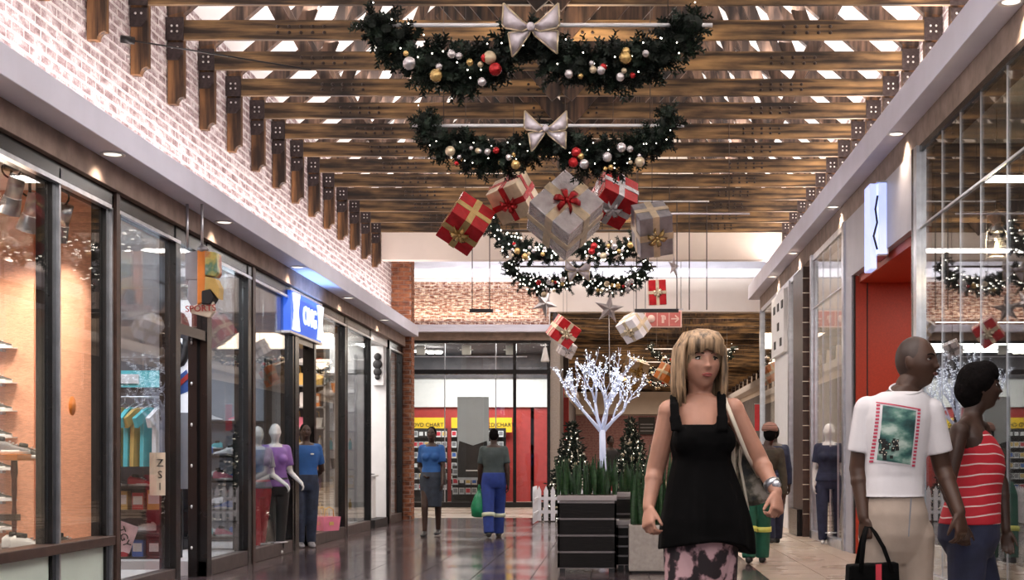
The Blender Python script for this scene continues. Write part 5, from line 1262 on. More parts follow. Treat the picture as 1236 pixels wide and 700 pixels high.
def person(label, J, skin, top=None, bottom=None, shoes='black', hair='hair_black', hairstyle='short', headdir=None, voxel=.012, name='person', hands=True, cat='person', face=True, hat=None, curl=.5, extra_body=None):
    H = J['H']; f, s = J['f'], J['s']; b = J['base']; hd = headdir or f; k = H / 1.72
    r = root(name, b, label, cat)
    ctr = J.get('ctr') or (lambda fr: b + UP * H * fr)
    bd = MB()
    if J.get('tors'): T = J['tors']
    else: T = [(ctr(fr), s, f, rx * H, ry * H) for fr, rx, ry in J['T']]
    loft(bd, T, 28, p=2.3)
    if J['T'] is TW and not J.get('nobust'):
        for sg_ in (-1, 1): bd.ell(ctr(.725) + s * sg_ * .042 * H + f * .048 * H, (.036 * H, .036 * H, .036 * H), n=14)
    limb(bd, [J['neck'] - UP * .05, J['neck'] + UP * .02, J['head'] - UP * .05 * k + hd * .0], [.066 * k if J['T'] is TM else .056 * k, .056 * k if J['T'] is TM else .047 * k, .054 * k])
    add_head(bd, J['head'], hd, .98 * k, n=84 if voxel < .008 else 40, m=64 if voxel < .008 else 30)
    for q in 'rl':
        aw = .95 if J['T'] is TW else 1.08
        limb(bd, [J['sh_' + q], J['el_' + q], J['wr_' + q]], [.049 * k * aw, .039 * k * aw, .026 * k * aw]); mid = J['el_' + q].lerp(J['wr_' + q], .25); bd.ell(mid, .040 * k * aw, n=12)
        bd.ell(J['sh_' + q], .052 * k * aw, n=14); limb(bd, [J['neck'] - UP * .02 * k, J['sh_' + q] + UP * .012 * k], [.042 * k, .034 * k])
        d = J.get('hd_' + q) or (J['wr_' + q] - J['el_' + q]).normalized() * .8 - UP * .4
        sg_ = -1 if q == 'r' else 1
        add_hand(bd, J['wr_' + q], d, J.get('pn_' + q) or -s * sg_, J.get('ts_' + q) or f, J.get('curl_' + q, curl), k * (.88 if J['T'] is TW else .98))
        limb(bd, [J['hp_' + q], J['kn_' + q], J['an_' + q]], [.085 * k, .056 * k, .037 * k]); bd.ell(J['kn_' + q].lerp(J['an_' + q], .28) - f * .012, .055 * k, n=12)
        limb(bd, [J['an_' + q] - f * .03 - UP * .03, J['to_' + q]], [.034 * k, .026 * k])
    if extra_body: extra_body(bd)
    body = fuse(bd, 'body', skin, r, voxel, 3)
    if voxel >= .008: face_l = True
    if face: face_parts(r, J['head'], hd, .98 * k, 'lips' if skin == 'skin_fair' else 'lips_dark', brow='browm' if skin == 'skin_fair' else 'hair_black', gaze=J.get('gaze', 0))
    S = UP.cross(hd).normalized(); rot = Matrix((S, hd, UP)).transposed(); HP = lambda x, y, z: J['head'] + (S * x + hd * y + UP * z) * .98 * k
    if hairstyle == 'short': MB().ell(HP(0, -.018, .018), (.0795 * k, .094 * k, .108 * k), rot, 24).build('hair', hair, r)
    elif hairstyle == 'shaved': MB().ell(HP(0, -.012, .016), (.0745 * k, .0885 * k, .103 * k), rot, 28).build('hair', hair, r)
    elif hairstyle == 'full':
        h = MB()
        for (x, y, z, rr) in ((0, -.025, .035, .098), (0, -.05, -.01, .085), (-.03, -.03, .03, .075), (.03, -.03, .03, .075), (0, .02, .07, .070), (0, -.045, -.045, .068)): h.ell(HP(x, y, z), rr * k, n=20)
        fuse(h, 'hair', hair, r, max(voxel, .007), 3)
    if hat:
        h = MB().lathe([(.088, 0), (.096, .01), (.094, .035), (.08, .075), (.05, .10), (.015, .11)], HP(0, -.005, .045), 20, 0); h.build('knitted_hat', hat, r)
    # clothes
    if top:
        m, hemf, sleeve = top[:3]; c = MB(); inf = .012 + (.004 if hemf < .5 else 0)
        TT = [(p, x, y, rx + inf, ry + inf) for (p, x, y, rx, ry) in T if (p.z - b.z) / H > hemf - .005 and (p.z - b.z) / H < J.get('collar', .835)]
        TT = [(V((TT[0][0].x, TT[0][0].y, b.z + hemf * H)), *TT[0][1:3], TT[0][3] + .006, TT[0][4] + .006)] + TT
        loft(c, TT, 30, p=2.3)
        if J['T'] is TW and not J.get('nobust'):
            for sg_ in (-1, 1): c.ell(ctr(.725) + s * sg_ * .042 * H + f * .049 * H, .042 * H, n=14)
        if sleeve:
            for q in 'rl': limb(c, [J['neck'] - UP * .045 * k, J['sh_' + q] + UP * .008 * k], [.052 * k, .046 * k])
            for q in 'rl':
                A, E, W = J['sh_' + q], J['el_' + q], J['wr_' + q]
                if sleeve == 'short': limb(c, [A + UP * .004, A.lerp(E, .72)], [.060 * k, .062 * k], 16, True); c.ell(A, .060 * k, n=14)
                else: limb(c, [A, E, E.lerp(W, .93)], [.060 * k, .052 * k, .042 * k], 16, True); c.ell(A, .060 * k, n=14); c.ell(E, .055 * k, n=12)
        J['_top'] = fuse(c, top[3] if len(top) > 3 else 'shirt', m, r, max(voxel, .006) , 5)
    if bottom:
        m, kind = bottom[:2]; c = MB()
        if kind == 'skirt':
            kz = b + UP * H * .27 + f * .0
            loft(c, [(kz, s, f, .088 * H, .075 * H), (kz + UP * .12, s, f, .098 * H, .076 * H), (ctr(.48), s, f, .110 * H, .082 * H), (ctr(.54), s, f, .110 * H, .080 * H), (ctr(.60), s, f, .092 * H, .066 * H)], 28, p=2.3)
            nm = 'skirt'
        else:
            wt = bottom[2] if len(bottom) > 2 else .012
            if J.get('hips'): loft(c, J['hips'], 28, p=2.3)
            else: loft(c, [(ctr(.455), s, f, .085 * H, .060 * H + wt), (ctr(.50), s, f, .098 * H + wt, .070 * H + wt), (ctr(.54), s, f, .098 * H + wt, .071 * H + wt), (ctr(.595), s, f, .090 * H + wt, .063 * H + wt)], 28, p=2.3)
            for q in 'rl':
                Kn, An = J['kn_' + q], J['an_' + q]
                limb(c, [J['hp_' + q], Kn, An - UP * .015], [.090 * k + wt, .064 * k + wt * 1.4, .045 * k + wt * 1.6], 18, True); c.ell(J['hp_' + q], .088 * k + wt, n=14); c.ell(Kn, .062 * k + wt * 1.3, n=14)
            nm = 'trousers'
        J['_bot'] = fuse(c, nm, m, r, max(voxel, .007), 10)
        if len(bottom) > 3:      # reflective bands round the shins
            for q in 'rl':
                p = J['kn_' + q].lerp(J['an_' + q], bottom[4] if len(bottom) > 4 else .3); d = (J['an_' + q] - J['kn_' + q]).normalized()
                MB().tube([p - d * .03, p + d * .03], .062 * k + wt * 1.9, 18).build('reflective_band', bottom[3], r)
    if shoes:
        for q in 'rl':
            d = (J['to_' + q] - J['an_' + q]); d.z = 0; d.normalize(); sd = UP.cross(d); c0 = V((J['an_' + q].x, J['an_' + q].y, J['an_' + q].z - .075))
            sh_ = MB(); loft(sh_, [(c0 - d * .07 + UP * .035, sd, UP, .03 * k, .035), (c0 + UP * .05, sd, UP, .045 * k, .05), (c0 + d * .08 + UP * .035, sd, UP, .047 * k, .034), (c0 + d * .15 + UP * .025, sd, UP, .045 * k, .024), (c0 + d * .19 + UP * .02, sd, UP, .022 * k, .015)], 16, p=2.6)
            sh_.build('shoe', shoes, r)
    return r
def persp(J, kind, x, y, Y): J[kind] = at(x, y, Y)

# ---- blonde woman in the middle
M['dress'] = M['darkfab']
def legm(name, a, b2, sc):
    m, t, b = nt(name); n = tex(t, sc, 2, 'Position', (1, 1, .55)); n2 = tex(t, sc * 2.4, 3, 'Position')
    ad = t.nodes.new('ShaderNodeMath'); ad.operation = 'MULTIPLY_ADD'; ad.inputs[1].default_value = .35; t.links.new(n2.outputs[0], ad.inputs[0]); t.links.new(n.outputs[0], ad.inputs[2])
    t.links.new(ramp(t, ad.outputs[0], [(.665, a), (.69, (.14, .07, .08)), (.735, b2)]), b.inputs['Base Color']); b.inputs['Roughness'].default_value = .7; return m
M['leggings'] = legm('pink_black_pattern', (.02, .012, .015), (.55, .34, .36), 13)
m_, t_, b_ = nt('snake_pattern_bag'); n_ = tex(t_, 22, 4, 'Object')
t_.links.new(ramp(t_, n_.outputs[0], [(.38, (.012, .012, .010)), (.48, (.07, .06, .04)), (.56, (.20, .17, .13)), (.66, (.38, .33, .28))]), b_.inputs['Base Color']); b_.inputs['Roughness'].default_value = .4; M['bagpat'] = m_
Yw = 5.42; W = lambda x, y, dy=0: at(x, y, Yw + dy)
f, s = frame(rd(8)); H = 1.68; bs0 = V((W(845, 0).x, Yw, 0))
J = {'base': bs0, 'f': f, 's': s, 'H': H, 'T': TW, 'nobust': True}
sec = [(672, 846, 34, .10), (640, 848, 42, .12), (610, 848, 41, .115), (585, 848, 34, .095), (560, 848, 30, .09), (535, 846, 34, .105), (515, 845, 34, .105), (500, 846, 36, .09), (488, 846, 34, .075), (481, 846, 24, .06), (476, 845, 16, .05)]
J['tors'] = [(W(cx, y), s, f, w * .92 / 316.8, d) for y, cx, w, d in sec]
J['head'] = W(845, 438) + f * .01; J['neck'] = W(845, 482, .01)
J['sh_r'] = W(809, 497, .02); J['el_r'] = W(791, 568, .04); J['wr_r'] = W(783, 612, -.04)
J['sh_l'] = W(884, 495, .02); J['el_l'] = W(917, 556, .04); J['wr_l'] = W(937, 594, -.06)
J['hd_r'] = V((-.06, -.55, -1)); J['hd_l'] = V((.02, -.6, -1)); J['ts_r'] = V((.5, -.85, 0)); J['ts_l'] = V((-.6, -.8, 0)); J['pn_r'] = V((.9, .4, 0)); J['pn_l'] = V((-.9, .4, 0)); J['curl_r'] = .8; J['curl_l'] = 1.05
for q, x, st in (('r', 824, -.10), ('l', 868, .12)):
    J['hp_' + q] = W(x + (3 if q == 'r' else -3), 640); J['kn_' + q] = V((W(x, 0).x, Yw + st * .5 - .02, .47)); J['an_' + q] = V((W(x, 0).x, Yw + st, .08)); J['to_' + q] = J['an_' + q] + f * .14 - UP * .045
J['gaze'] = .0025
fh, _ = frame(rd(15))
wp = person('blonde woman in a loose black dress and patterned leggings walking with a shoulder bag', J, 'skin_fair', None, None, 'black', None, 'none', fh, .0048)
dr = MB()
dsec = [(656, 852, 58, .165), (645, 852, 57, .160), (625, 851, 54, .155), (600, 850, 48, .140), (575, 848, 41, .125), (555, 847, 35, .112), (537, 846, 37, .128), (522, 846, 35, .124), (513, 846, 34, .110)]
def hemf(i, a, q):
    t = max(0, 1 - i / 5); q = q + (q - V((bs0.x, Yw, q.z))) * (.05 * t * math.sin(7 * a + 1))
    if i == 0: q = q + UP * (-.045 * max(0, math.cos(a)) ** 2 - .02 * max(0, -math.cos(a)) + .015 * math.sin(a))
    return q
loft(dr, [(W(cx, y), s, f, w / 316.8, d) for y, cx, w, d in dsec], 44, p=2.2, hem=hemf)
for sg_ in (-1, 1): dr.ell(W(846, 532) + s * sg_ * .058 + f * .058, .066, n=16)
for (x0, x1, x2, tp) in ((817, 815, 814, 480), (872, 872, 871, 476)):
    P_ = [W(x0, 520, -.112), W(x1, 505, -.098), W(x2, 490, -.072), W(x2, tp - 1, -.02), W(x2, tp, .035), W(x2, 495, .085), W(x0, 520, .10)]
    vs = [(p, V((1, 0, 0)), V((0, -.5, .8)).normalized() if i < 6 else UP, .023 if i < 2 else .017, .010) for i, p in enumerate(P_)]
    for a_, b2_ in zip(P_, P_[1:]): dr.bar(a_, b2_ + (b2_ - a_) * .15, .044 if a_ is P_[0] else .036, .014, up=(0, -.7, .7))
fuse(dr, 'dress', 'dress', wp, .0055, 4)
lg_ = MB()
for q in 'rl': limb(lg_, [J['hp_' + q] + UP * .02, J['kn_' + q], J['an_' + q] - UP * .0], [.088, .060, .043], 18, True)
loft(lg_, [(W(846, 712), s, f, .085, .085), (W(846, 695), s, f, .112, .105), (W(846, 672), s, f, .128, .115), (W(846, 650), s, f, .135, .122), (W(847, 620), s, f, .125, .118)], 24); fuse(lg_, 'leggings', 'leggings', wp, .006, 3)
# hair: cap, fringe and side locks
hk = .98 * H / 1.72; S = UP.cross(fh).normalized(); rot = Matrix((S, fh, UP)).transposed(); HP = lambda x, y, z: J['head'] + (S * x + fh * y + UP * z) * hk
hr = MB().ell(HP(0, -.018, .020), (.088 * hk, .102 * hk, .112 * hk), rot, 24)
rh = random.Random(9)
for i in range(120):
    ph = rd(58 + 244 * i / 119); R1 = rh.uniform(.96, 1.10); x, y = .089 * math.sin(ph) * R1, .100 * math.cos(ph) * R1 - .014
    en = -.165 + rh.uniform(-.02, .025); jx = rh.uniform(-.012, .012)
    hr.tube([HP(x * .12, .0 + y * .15, .126), HP(x * .65, y * .65, .112), HP(x * 1.02, y * 1.0, .055), HP(x * 1.08, y * 1.03 , -.02), HP(x * 1.08 + jx * .5, y * 1.02, -.09), HP(x * 1.02 + jx, y * .98 + .0, en)], [.009, .0095, .0095, .010, .009, .003], 6)
for i in range(46):
    x = -.066 + .132 * i / 45; e = rh.uniform(-.004, .008); jx = rh.uniform(-.005, .005); yy = math.sqrt(max(0, 1 - (x / .088) ** 2))
    hr.tube([HP(x * .3, .02, .126), HP(x * .8, .022 + .050 * yy, .112), HP(x * 1.02, .032 + .062 * yy, .082), HP(x * 1.05 + jx, .034 + .066 * yy, .046 + e + abs(x) * -.35)], [.008, .0085, .0075, .0025], 6)
hr.build('hair', 'hair_blond', wp)
w_ = J['wr_l']; d_ = (J['wr_l'] - J['el_l']).normalized()
MB().tube([w_ - d_ * .05, w_ - d_ * .026], .033, 20).build('watch_strap', 'alu', wp)['label'] = 'silver wrist watch'
MB().ell(w_ - d_ * .038 + V((.012, -.03, 0)), (.017, .008, .017), n=14).build('watch_face', 'silver', wp)
nk = [W(845 + 15 * math.cos(t), 487 + 14 * math.sin(t) * (1 if math.sin(t) > 0 else .1), -.092 - .01 * math.sin(t)) for t in [PI * k / 14 for k in range(15)]]
bg = root('shoulder_bag', W(903, 600, .22), 'snake-patterned dark shoulder bag with beige strap hanging at the blonde woman\'s left side', 'bag')
def wx(pts, y0, y1): return [(W(x, y, .2).x, W(x, y, .2).z) for x, y in pts]
b_o = MB().prism(wx([(884, 522), (897, 512), (912, 535), (925, 566), (929, 596), (921, 607), (900, 611), (887, 600)], 0, 0), 'y', Yw + .10, Yw + .22).build('bag_body', 'bagpat', bg, .02)
MB().prism(wx([(899, 520), (913, 540), (926, 575), (926, 585), (908, 560)], 0, 0), 'y', Yw + .085, Yw + .10).build('flap', 'silver_dull', bg, .004)
MB().tube([W(872, 474, -.01), W(879, 492, -.075), W(890, 520, -.09), W(902, 550, -.02), W(916, 575, .10)], [(.006, .009)] * 5, 8).build('strap', 'c_cream', bg)
MB().tube([W(873, 473, .03), W(880, 492, .1), W(884, 530, .12), W(886, 575, .10), W(899, 612, .09)], [(.006, .009)] * 5, 8).build('strap', 'c_cream', bg)
MB().tube([W(896, 520, .085), W(893, 560, .08), W(900, 598, .08), W(903, 616, .08)], .006, 6).build('tassel', 'c_cream', bg)

# ---- man in a white printed T-shirt
Ym = 6.55; W = lambda x, y, dy=0: at(x, y, Ym + dy); sc_m = FPX / Ym
f, s = frame(rd(14)); H = 1.78; J = {'base': V((W(1083, 0).x, Ym, 0)), 'f': f, 's': s, 'H': H, 'T': TM}
sec = [(668, 1082, 33, .09), (650, 1081, 38, .115), (625, 1080, 39, .12), (600, 1078, 36, .11), (575, 1079, 35, .10), (550, 1080, 37, .11), (525, 1081, 40, .118), (505, 1083, 42, .115), (490, 1085, 41, .10), (480, 1087, 36, .085), (473, 1090, 24, .065), (466, 1093, 16, .06)]
J['tors'] = [(W(cx, y), s, f, w * .94 / sc_m, d) for y, cx, w, d in sec]; J['collar'] = .863
J['ctr'] = lambda fr: J['base'] + UP * J['H'] * fr
J['head'] = W(1107, 438, -.01); J['neck'] = W(1096, 470)
J['sh_r'] = W(1047, 494, .0); J['el_r'] = W(1036, 566, .02); J['wr_r'] = W(1043, 625, -.05); J['hd_r'] = V((.06, -.1, -1)); J['ts_r'] = V((.6, -.8, 0)); J['pn_r'] = V((.8, .6, 0)); J['curl_r'] = 1.0
J['sh_l'] = W(1123, 496, .0); J['el_l'] = W(1138, 566, .02); J['wr_l'] = W(1158, 618, -.10); J['hd_l'] = V((.10, -.15, -1)); J['ts_l'] = V((-.75, -.6, 0)); J['pn_l'] = V((-.5, .8, 0)); J['curl_l'] = .6
for q, x, x2, st in (('r', 1062, 1064, -.05), ('l', 1102, 1105, .15)):
    J['hp_' + q] = W(x, 645); J['kn_' + q] = V((W(x2, 0).x, Ym - .02 + st * .3, .50)); J['an_' + q] = V((W(x2, 0).x, Ym + st, .08)); J['to_' + q] = J['an_' + q] + f * .15 - UP * .045
J['hips'] = [(W(1082, 680), s, f, .10, .08), (W(1082, 664), s, f, .145, .115), (W(1081, 645), s, f, .150, .135), (W(1080, 620), s, f, .150, .135), (W(1079, 594), s, f, .130, .106)]
fh, _ = frame(rd(56)); M['stubble'] = mat('shaved_scalp', (.028, .013, .009), .5, 0, .2, 40); M['tshirt'] = mat('white_cotton', (.66, .64, .67), .85, 0, .04, 7, .5); M['chino'] = mat('beige_chino_cotton', (.36, .29, .24), .85, 0, .08, 9, .6)
mp = person('man in white printed T-shirt and beige chinos looking aside, holding a black tote', J, 'skin_dark', ('tshirt', (W(0, 599).z) / H, 'short', 't_shirt'), ('chino', 'trousers', .008), 'black', 'stubble', 'shaved', fh, .0052)
MB().tube([W(1094 + 20 * math.cos(t), 469 + 7 * math.sin(t), -.075 * math.sin(t) - .01) for t in [2 * PI * k / 28 for k in range(29)]], .0055, 8).build('neck_band', 'tshirt', mp)
# flat print following the shirt front
def decal(parent, cloth, quad, m, name, nu=14, nv=18, off=.004, inner=None):
    me = cloth.data; offw = wloc(cloth.parent); bv = BVHTree.FromPolygons([v.co + offw for v in me.vertices], [list(p.vertices) for p in me.polygons]); vs = []
    for j in range(nv + 1):
        for i in range(nu + 1):
            u, v = i / nu, j / nv; p = (quad[0].lerp(quad[1], u)).lerp(quad[3].lerp(quad[2], u), v)
            h = bv.ray_cast(p - V((0, .8, 0)), V((0, 1, 0)))[0]; vs.append((h if h else p) - V((0, off, 0)))
    fs = [(j * (nu + 1) + i, j * (nu + 1) + i + 1, (j + 1) * (nu + 1) + i + 1, (j + 1) * (nu + 1) + i) for j in range(nv) for i in range(nu)]
    return MB().add(vs, fs, 0, True).build(name, m, parent)
m_, t_, b_ = nt('shirt_picture'); n_ = tex(t_, 9, 5, 'Object', (1, 1, 1.6)); n2_ = tex(t_, 26, 3, 'Object')
pa = ramp(t_, n_.outputs[0], [(.34, (.006, .018, .022)), (.46, (.02, .09, .085)), (.55, (.10, .22, .18)), (.66, (.45, .55, .50))])
t_.links.new(pa, b_.inputs['Base Color']); b_.inputs['Roughness'].default_value = .6; M['pic'] = m_
M['pinkred'] = mat('print_red', (.50, .05, .10), .7, 0, .1)
D = -.2
decal(mp, J['_top'], [W(1062, 483, D), W(1117, 492, D), W(1110, 563, D), W(1054, 557, D)], 'tshirt', 'print_ground', off=.003)
decal(mp, J['_top'], [W(1070, 488, D), W(1111, 495, D), W(1104, 561, D), W(1063, 555, D)], 'pic', 'printed_picture', off=.005)
for k in range(17):
    t = k / 16
    for x0, x1 in ((1065, 1057.5), (1115, 1108)):
        a = W(x0 + (x1 - x0) * t, 488 + (557 - 488) * t if x0 < 1090 else 494 + (562 - 494) * t, D); w = .005
        decal(mp, J['_top'], [a + V((-w * 1.5, 0, w)), a + V((w * 1.5, 0, w)), a + V((w * 1.5, 0, -w)), a + V((-w * 1.5, 0, -w))], 'pinkred', 'print_dot', 1, 1, .006)
decal(mp, J['_top'], [W(1063, 483.5, D), W(1117, 492.5, D), W(1117, 494, D), W(1063, 485, D)], 'pinkred', 'print_line', 10, 1, .006)
M['nearblack'] = mat('print_black', (.01, .01, .01), .7)
for i in range(34):
    q = W(1075 + rnd.uniform(-9, 12), 543 + rnd.uniform(-13, 10), D); w = rnd.uniform(.004, .009)
    decal(mp, J['_top'], [q + V((-w, 0, w)), q + V((w, 0, w)), q + V((w, 0, -w)), q + V((-w, 0, -w))], 'nearblack', 'printed_flower', 1, 1, .0065 + i * .0001); w = .0025
    if i % 3: continue
    decal(mp, J['_top'], [q + V((-w, 0, w)), q + V((w, 0, w)), q + V((w, 0, -w)), q + V((-w, 0, -w))], 'c_cream', 'printed_flower', 1, 1, .0105)

# tote bag
tt = root('tote_bag', W(1053, 745, -.12), 'black tote bag with a red stripe held by the man in white', 'bag')
xa, xb = W(1023, 0, -.12).x, W(1082, 0, -.12).x; zt = W(0, 681, -.12).z
MB().prism([(xa, zt - .003), (xb, zt + .012), (xb + .015, zt - .34), (xa - .01, zt - .34)], 'y', Ym - .18, Ym - .06).build('bag_body', 'darkfab', tt, .008)
MB().prism([(W(1054, 0, -.12).x, zt + .004), (W(1061, 0, -.12).x, zt + .006), (W(1061, 0, -.12).x, zt - .34), (W(1054, 0, -.12).x, zt - .34)], 'y', Ym - .184, Ym - .180).build('stripe', 'c_red', tt)
g = W(1049, 636, -.085)
for dx, y_ in ((-.0, -.185), (.012, -.055)):
    MB().tube([(W(1036, 0, -.12).x, Ym + y_, zt - .03), (W(1040, 0, -.12).x + dx, Ym + y_ * .9, zt + .10), g + V((-.012, 0, 0)), g + V((.012, 0, 0)), (W(1064, 0, -.12).x + dx, Ym + y_ * .9, zt + .08), (W(1074, 0, -.12).x, Ym + y_, zt - .03)], [(.011, .004)] * 6, 8).build('handle', 'darkfab', tt)

# ---- woman in a red striped top
Yr = 6.85; W = lambda x, y, dy=0: at(x, y, Yr + dy); sc_r = FPX / Yr
f, s = frame(rd(72)); H = 1.66; J = {'base': V((W(1174, 0).x, Yr, 0)), 'f': f, 's': s, 'H': H, 'T': TW, 'nobust': True}
sec = [(668, 1172, .10, 30), (650, 1169, .150, 35), (632, 1169, .155, 34), (612, 1172, .14, 31), (590, 1176, .125, 28), (565, 1179, .13, 30), (545, 1178, .135, 28), (528, 1173, .14, 23), (514, 1170, .12, 17), (505, 1172, .07, 13), (498, 1174, .045, 12)]
J['tors'] = [(W(cx, y), s, f, rx, w * .93 / sc_r) for y, cx, rx, w in sec]
J['head'] = W(1184, 468); J['neck'] = W(1174, 503)
J['sh_r'] = W(1158, 521, -.14) ; J['el_r'] = W(1143, 588, -.17); J['wr_r'] = W(1160, 632, -.26); J['hd_r'] = V((.1, -.1, -1)); J['ts_r'] = V((.9, -.3, 0)); J['pn_r'] = V((.3, .9, 0)); J['curl_r'] = .8
J['sh_l'] = W(1184, 519, .15); J['el_l'] = W(1209, 585, .17); J['wr_l'] = W(1214, 640, .12); J['hd_l'] = V((.1, -.1, -1)); J['curl_l'] = .5
J['hp_r'] = W(1168, 655, -.08); J['hp_l'] = W(1172, 655, .08); J['kn_r'] = V((W(1160, 0).x, Yr - .08, .47)); J['an_r'] = V((W(1140, 0).x, Yr - .08, .10)); J['kn_l'] = V((W(1200, 0).x, Yr + .08, .48)); J['an_l'] = V((W(1225, 0).x, Yr + .08, .08))
for q in 'rl': J['to_' + q] = J['an_' + q] + f * .14 - UP * .045
J['hips'] = [(W(1171, 672), s, f, .125, .105), (W(1169, 650), s, f, .165, .148), (W(1170, 632), s, f, .162, .146), (W(1172, 615), s, f, .15, .132)]
m_, t_, b_ = nt('red_striped_jersey'); g_ = t_.nodes.new('ShaderNodeNewGeometry'); sp_ = t_.nodes.new('ShaderNodeSeparateXYZ'); t_.links.new(g_.outputs['Position'], sp_.inputs[0])
n_ = tex(t_, 3, 2, 'Position')
def mth(op, a, b=None, c=None):
    n = t_.nodes.new('ShaderNodeMath'); n.operation = op
    for i, v in enumerate((a, b, c)):
        if v is None: continue
        if hasattr(v, 'links'): t_.links.new(v, n.inputs[i])
        else: n.inputs[i].default_value = v
    return n.outputs[0]
fz = mth('FRACT', mth('MULTIPLY', mth('ADD', mth('MULTIPLY_ADD', n_.outputs[0], .07, sp_.outputs['Z']), mth('MULTIPLY', sp_.outputs['X'], -.02)), 20.5)); st_ = mth('LESS_THAN', fz, .13)
t_.links.new(mix(t_, st_, (.40, .008, .02), (.62, .50, .48)), b_.inputs['Base Color']); b_.inputs['Roughness'].default_value = .8; M['redtop'] = m_
M['navy'] = mat('navy_denim', (.012, .016, .045), .8, 0, .3, 14)
fh, _ = frame(rd(86))
rp = person('woman in red tank top with thin white stripes and navy trousers', J, 'skin_deep', None, ('navy', 'trousers', .012), 'black', 'hair_black', 'full', fh, .0055)
c = MB(); decal(mp, J['_bot'], [V((at(1086, 0, 6.55).x - .004, 6.3, 1.03)), V((at(1086, 0, 6.55).x + .004, 6.3, 1.03)), V((at(1083, 0, 6.55).x + .003, 6.3, .86)), V((at(1083, 0, 6.55).x - .003, 6.3, .86))], 'c_grey', 'fly_seam', 1, 12, .002)
tsec = [(632, 1170, .172, 37), (612, 1173, .158, 34), (590, 1177, .142, 31), (565, 1180, .142, 33), (548, 1180, .142, 31), (538, 1178, .138, 28), (530, 1176, .130, 25), (522, 1173, .118, 20), (517, 1171, .10, 15)]
loft(c, [(W(cx, y), s, f, rx, w / sc_r) for y, cx, rx, w in tsec], 32, p=2.2)
for sg_, dy in ((-1, -.09), (1, .10)):
    P_ = [W(1166, 536, dy * 1.1), W(1161, 520, dy * 1.25), W(1164, 512, dy * 1.1), W(1175, 514, dy), W(1186, 524, dy * .9), W(1192, 540, dy * .8)]
    for a_, b2_ in zip(P_, P_[1:]): c.bar(a_, b2_ + (b2_ - a_) * .2, .012, .034, up=(0, 1, 0))
fuse(c, 'tank_top', 'redtop', rp, .0055, 3)


# ---- distant people
M['bluepolo'] = mat('blue_polo_cotton', (.02, .10, .32), .8, 0, .12, 14, .2); M['navysk'] = mat('dark_denim_skirt', (.03, .04, .06), .8, 0, .3, 14); M['greytee'] = mat('teal_grey_cotton', (.055, .075, .075), .85, 0, .15, 14, .2); M['workblue'] = mat('royal_blue_workwear', (.015, .04, .22), .8, 0, .15, 14, .2); M['workgreen'] = mat('green_workwear', (.01, .10, .06), .8, 0, .15, 14, .2); M['olive'] = mat('olive_brown_jacket', (.05, .04, .025), .85, 0, .35, 14, .2); M['bandy'] = mat('yellow_reflective_band', (.62, .66, .14), .4, 0, .1); M['bandg'] = mat('grey_reflective_band', (.55, .6, .45), .4, 0, .1)
xg = at(368, 0, 19.6).x
J = skel(xg + .02, 19.55, 1.70, rd(20), .05, .1); J['el_l'] += V((-.02, .12, .0)); J['wr_l'] = J['el_l'] + V((-.12, .16, -.12)); J['wr_r'] = J['el_r'] + V((.05, .18, -.15)); J['el_r'] += V((0, .1, 0))
gp = person('guard in blue polo and dark jeans standing in the left shop doorway', J, 'skin_deep', ('bluepolo', .50, 'short', 'polo_shirt'), ('denim', 'trousers', .012), 'c_grey', voxel=.011)
q = J['base'] + UP * 1.28 + J['f'] * .13 + J['s'] * .07; MB().ell(q, (.03, .008, .012), n=8).build('chest_badge', 'white', gp)
M['polo2'] = M['bluepolo']
J = skel(at(521, 0, 22.4).x, 22.4, 1.72, rd(-4), .45, .5, True); J['wr_r'] = J['el_r'] + V((.08, -.14, -.12)); J['hd_r'] = V((.5, -.6, -.4))
fp = person('woman in blue polo shirt and dark knee-length skirt walking towards us', J, 'skin_deep', ('bluepolo', .55, 'short', 'polo_shirt'), ('navysk', 'skirt'), 'c_black', hairstyle='short', voxel=.010)
hb = root('black_handbag', J['sh_l'] - UP * .45, 'small black shoulder bag under the blue-shirted woman\'s left arm', 'bag'); q = J['sh_l'] - UP * .42 + V((.0, .06, 0))
MB().prism([(q.x - .07, q.z - .16), (q.x + .07, q.z - .16), (q.x + .06, q.z + .06), (q.x - .05, q.z + .06)], 'y', q.y - .10, q.y + .12).build('bag_body', 'black', hb, .015); MB().tube([J['sh_l'] + V((-.03, -.07, -.25)), J['sh_l'] + V((-.045, -.04, .05)), J['sh_l'] + V((-.03, .08, -.2))], .010, 6).build('strap', 'black', hb)
J = skel(at(596, 0, 22.0).x, 22.0, 1.69, PI + rd(5), .5, .35, False); 
bp = person('man in teal T-shirt and blue work trousers walking away', J, 'skin_deep', ('greytee', .51, 'short', 't_shirt'), ('workblue', 'trousers', .022, 'bandg', .3), 'c_black', hairstyle='shaved', voxel=.010)
gb = root('green_carrier_bag', at(577, 628, 21.9), 'bright green plastic carrier bag in the left hand of the man walking away', 'bag')
hnd = [J['wr_' + q] for q in 'rl']; hnd.sort(key=lambda v: v.x); hl = hnd[0] - UP * .09; hl = V((at(578, 0, 21.9).x, 21.95, hl.z))
M['greenplastic'] = mat('green_plastic', (.005, .22, .09), .3, 0, .3, 12, .6)
gm = MB(); loft(gm, [(hl + UP * -.42 + V((0, 0, 0)), V((1, 0, 0)), V((0, 1, 0)), .07, .05), (hl + UP * -.40, V((1, 0, 0)), V((0, 1, 0)), .11, .08), (hl + UP * -.25, V((1, 0, 0)), V((0, 1, 0)), .125, .09), (hl + UP * -.12, V((1, 0, 0)), V((0, 1, 0)), .08, .06), (hl + UP * .0, V((1, 0, 0)), V((0, 1, 0)), .02, .02)], 20, hem=lambda i, a, q: q + V((math.cos(a * 5) * .006, math.sin(a * 4) * .006, 0))); gm.build('bag_body', 'greenplastic', gb)
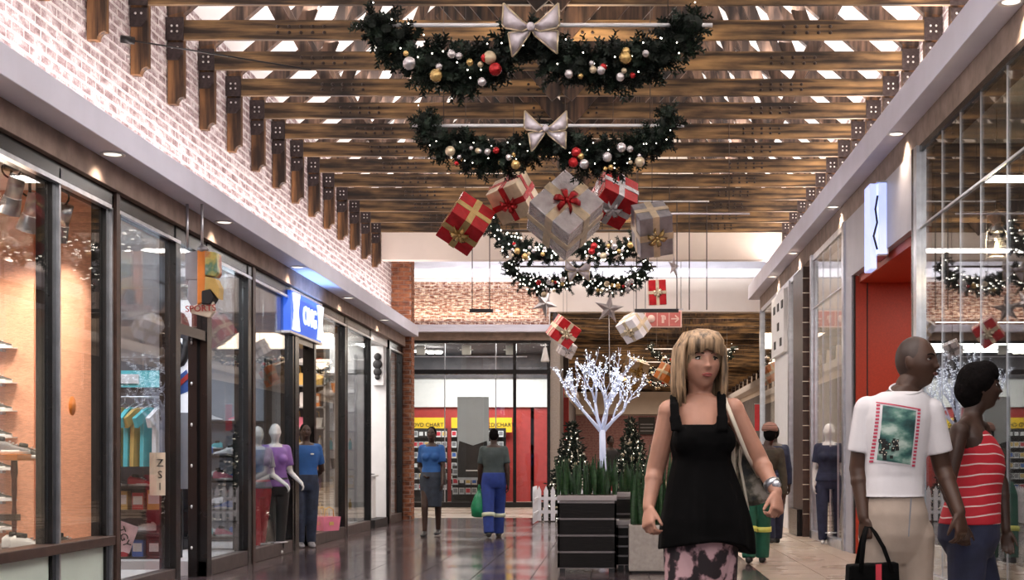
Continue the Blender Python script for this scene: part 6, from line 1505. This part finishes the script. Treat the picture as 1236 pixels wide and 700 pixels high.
for dx in (-.02, .02): MB().tube([hl + V((dx, 0, -.06)), hl + V((dx * .6, 0, .05)), hl + V((0, 0, .09))], .008, 6).build('handle', 'greenplastic', gb)
J = skel(at(912, 0, 16.5).x, 16.5, 1.60, PI - rd(8), .35, .25); J['head'] += V((.22, 0, 0)) * .75; J['neck'] += V((.14, 0, 0)); 
for k_ in ('sh_r', 'sh_l', 'el_r', 'el_l', 'wr_r', 'wr_l'): J[k_] = J[k_] + V((.12, 0, 0))
b0_ = J['base']; J['ctr'] = lambda fr, b0_=b0_: b0_ + UP * 1.60 * fr + V((max(0, fr - .5) * .42, 0, 0))
M['knit'] = mat('striped_knit', (.30, .16, .12), .9, 0, .6, 30, stretch=(.2, .2, 6))
person('walker in a striped knitted hat, olive jacket and green trousers, seen from behind', J, 'skin_deep', ('olive', .50, 'long', 'jacket'), ('workgreen', 'trousers', .024, 'bandy', .12), 'black', hairstyle='short', voxel=.011, hat='knit')
J = skel(at(934, 0, 20.5).x, 20.5, 1.70, PI + rd(6), .4, .3)
person('man in a dark blue jacket walking away just beyond the hatted walker', J, 'skin_deep', ('navy', .50, 'long', 'jacket'), ('navy', 'trousers', .02), 'black', hairstyle='short', voxel=.012)
J = skel(at(737, 0, 31).x, 31, 1.72, rd(30)); person('dark-clothed person standing behind the glowing tree trunk', J, 'skin_deep', ('black', .50, 'long', 'jacket'), ('navy', 'trousers', .02), 'black', voxel=.014)
# mannequins behind the fourth window
def mannequin(px, Y, H, a, topm, botm, lab, short=True):
    J = skel(at(px, 0, Y).x, Y, H, a, .3, .3, True, .5); J['wr_l'] += V((.12, -.12, .10)); o = person(lab, J, 'skin_mannequin', (topm, .52, 'short', 'shirt'), (botm, 'trousers', .012), None, None, 'none', None, .012, 'mannequin', cat='mannequin', face=False)
    for ch in o.children:
        if ch.name.startswith('body'): pass
    MB().lathe([(.16, .16), (.16, .17)], (J['base'].x, J['base'].y, 0), 20).build('base_plate', 'alu', o); o.location.z += .0
    return o
solid('floor_display', 'shopwhite', [(-6.2, -4.33, 12.1, 13.6, 0, .15), (-6.2, -4.33, 14.75, 18.4, 0, .15), (-6.2, -4.33, 20.0, 24.3, 0, .15)]).name = 'floor.002'
mannequin(311, 17.6, 1.62, rd(40), 'c_grey', 'c_red', 'white mannequin in grey shirt and red trousers behind the fourth window')
mannequin(332, 17.9, 1.66, rd(25), 'c_purple', 'c_black', 'white mannequin in purple shirt and black trousers behind the fourth window')
mannequin(1000, 20.3, 1.72, rd(-10), 'navy', 'navy', 'mannequin in dark navy overalls inside the right shop window')
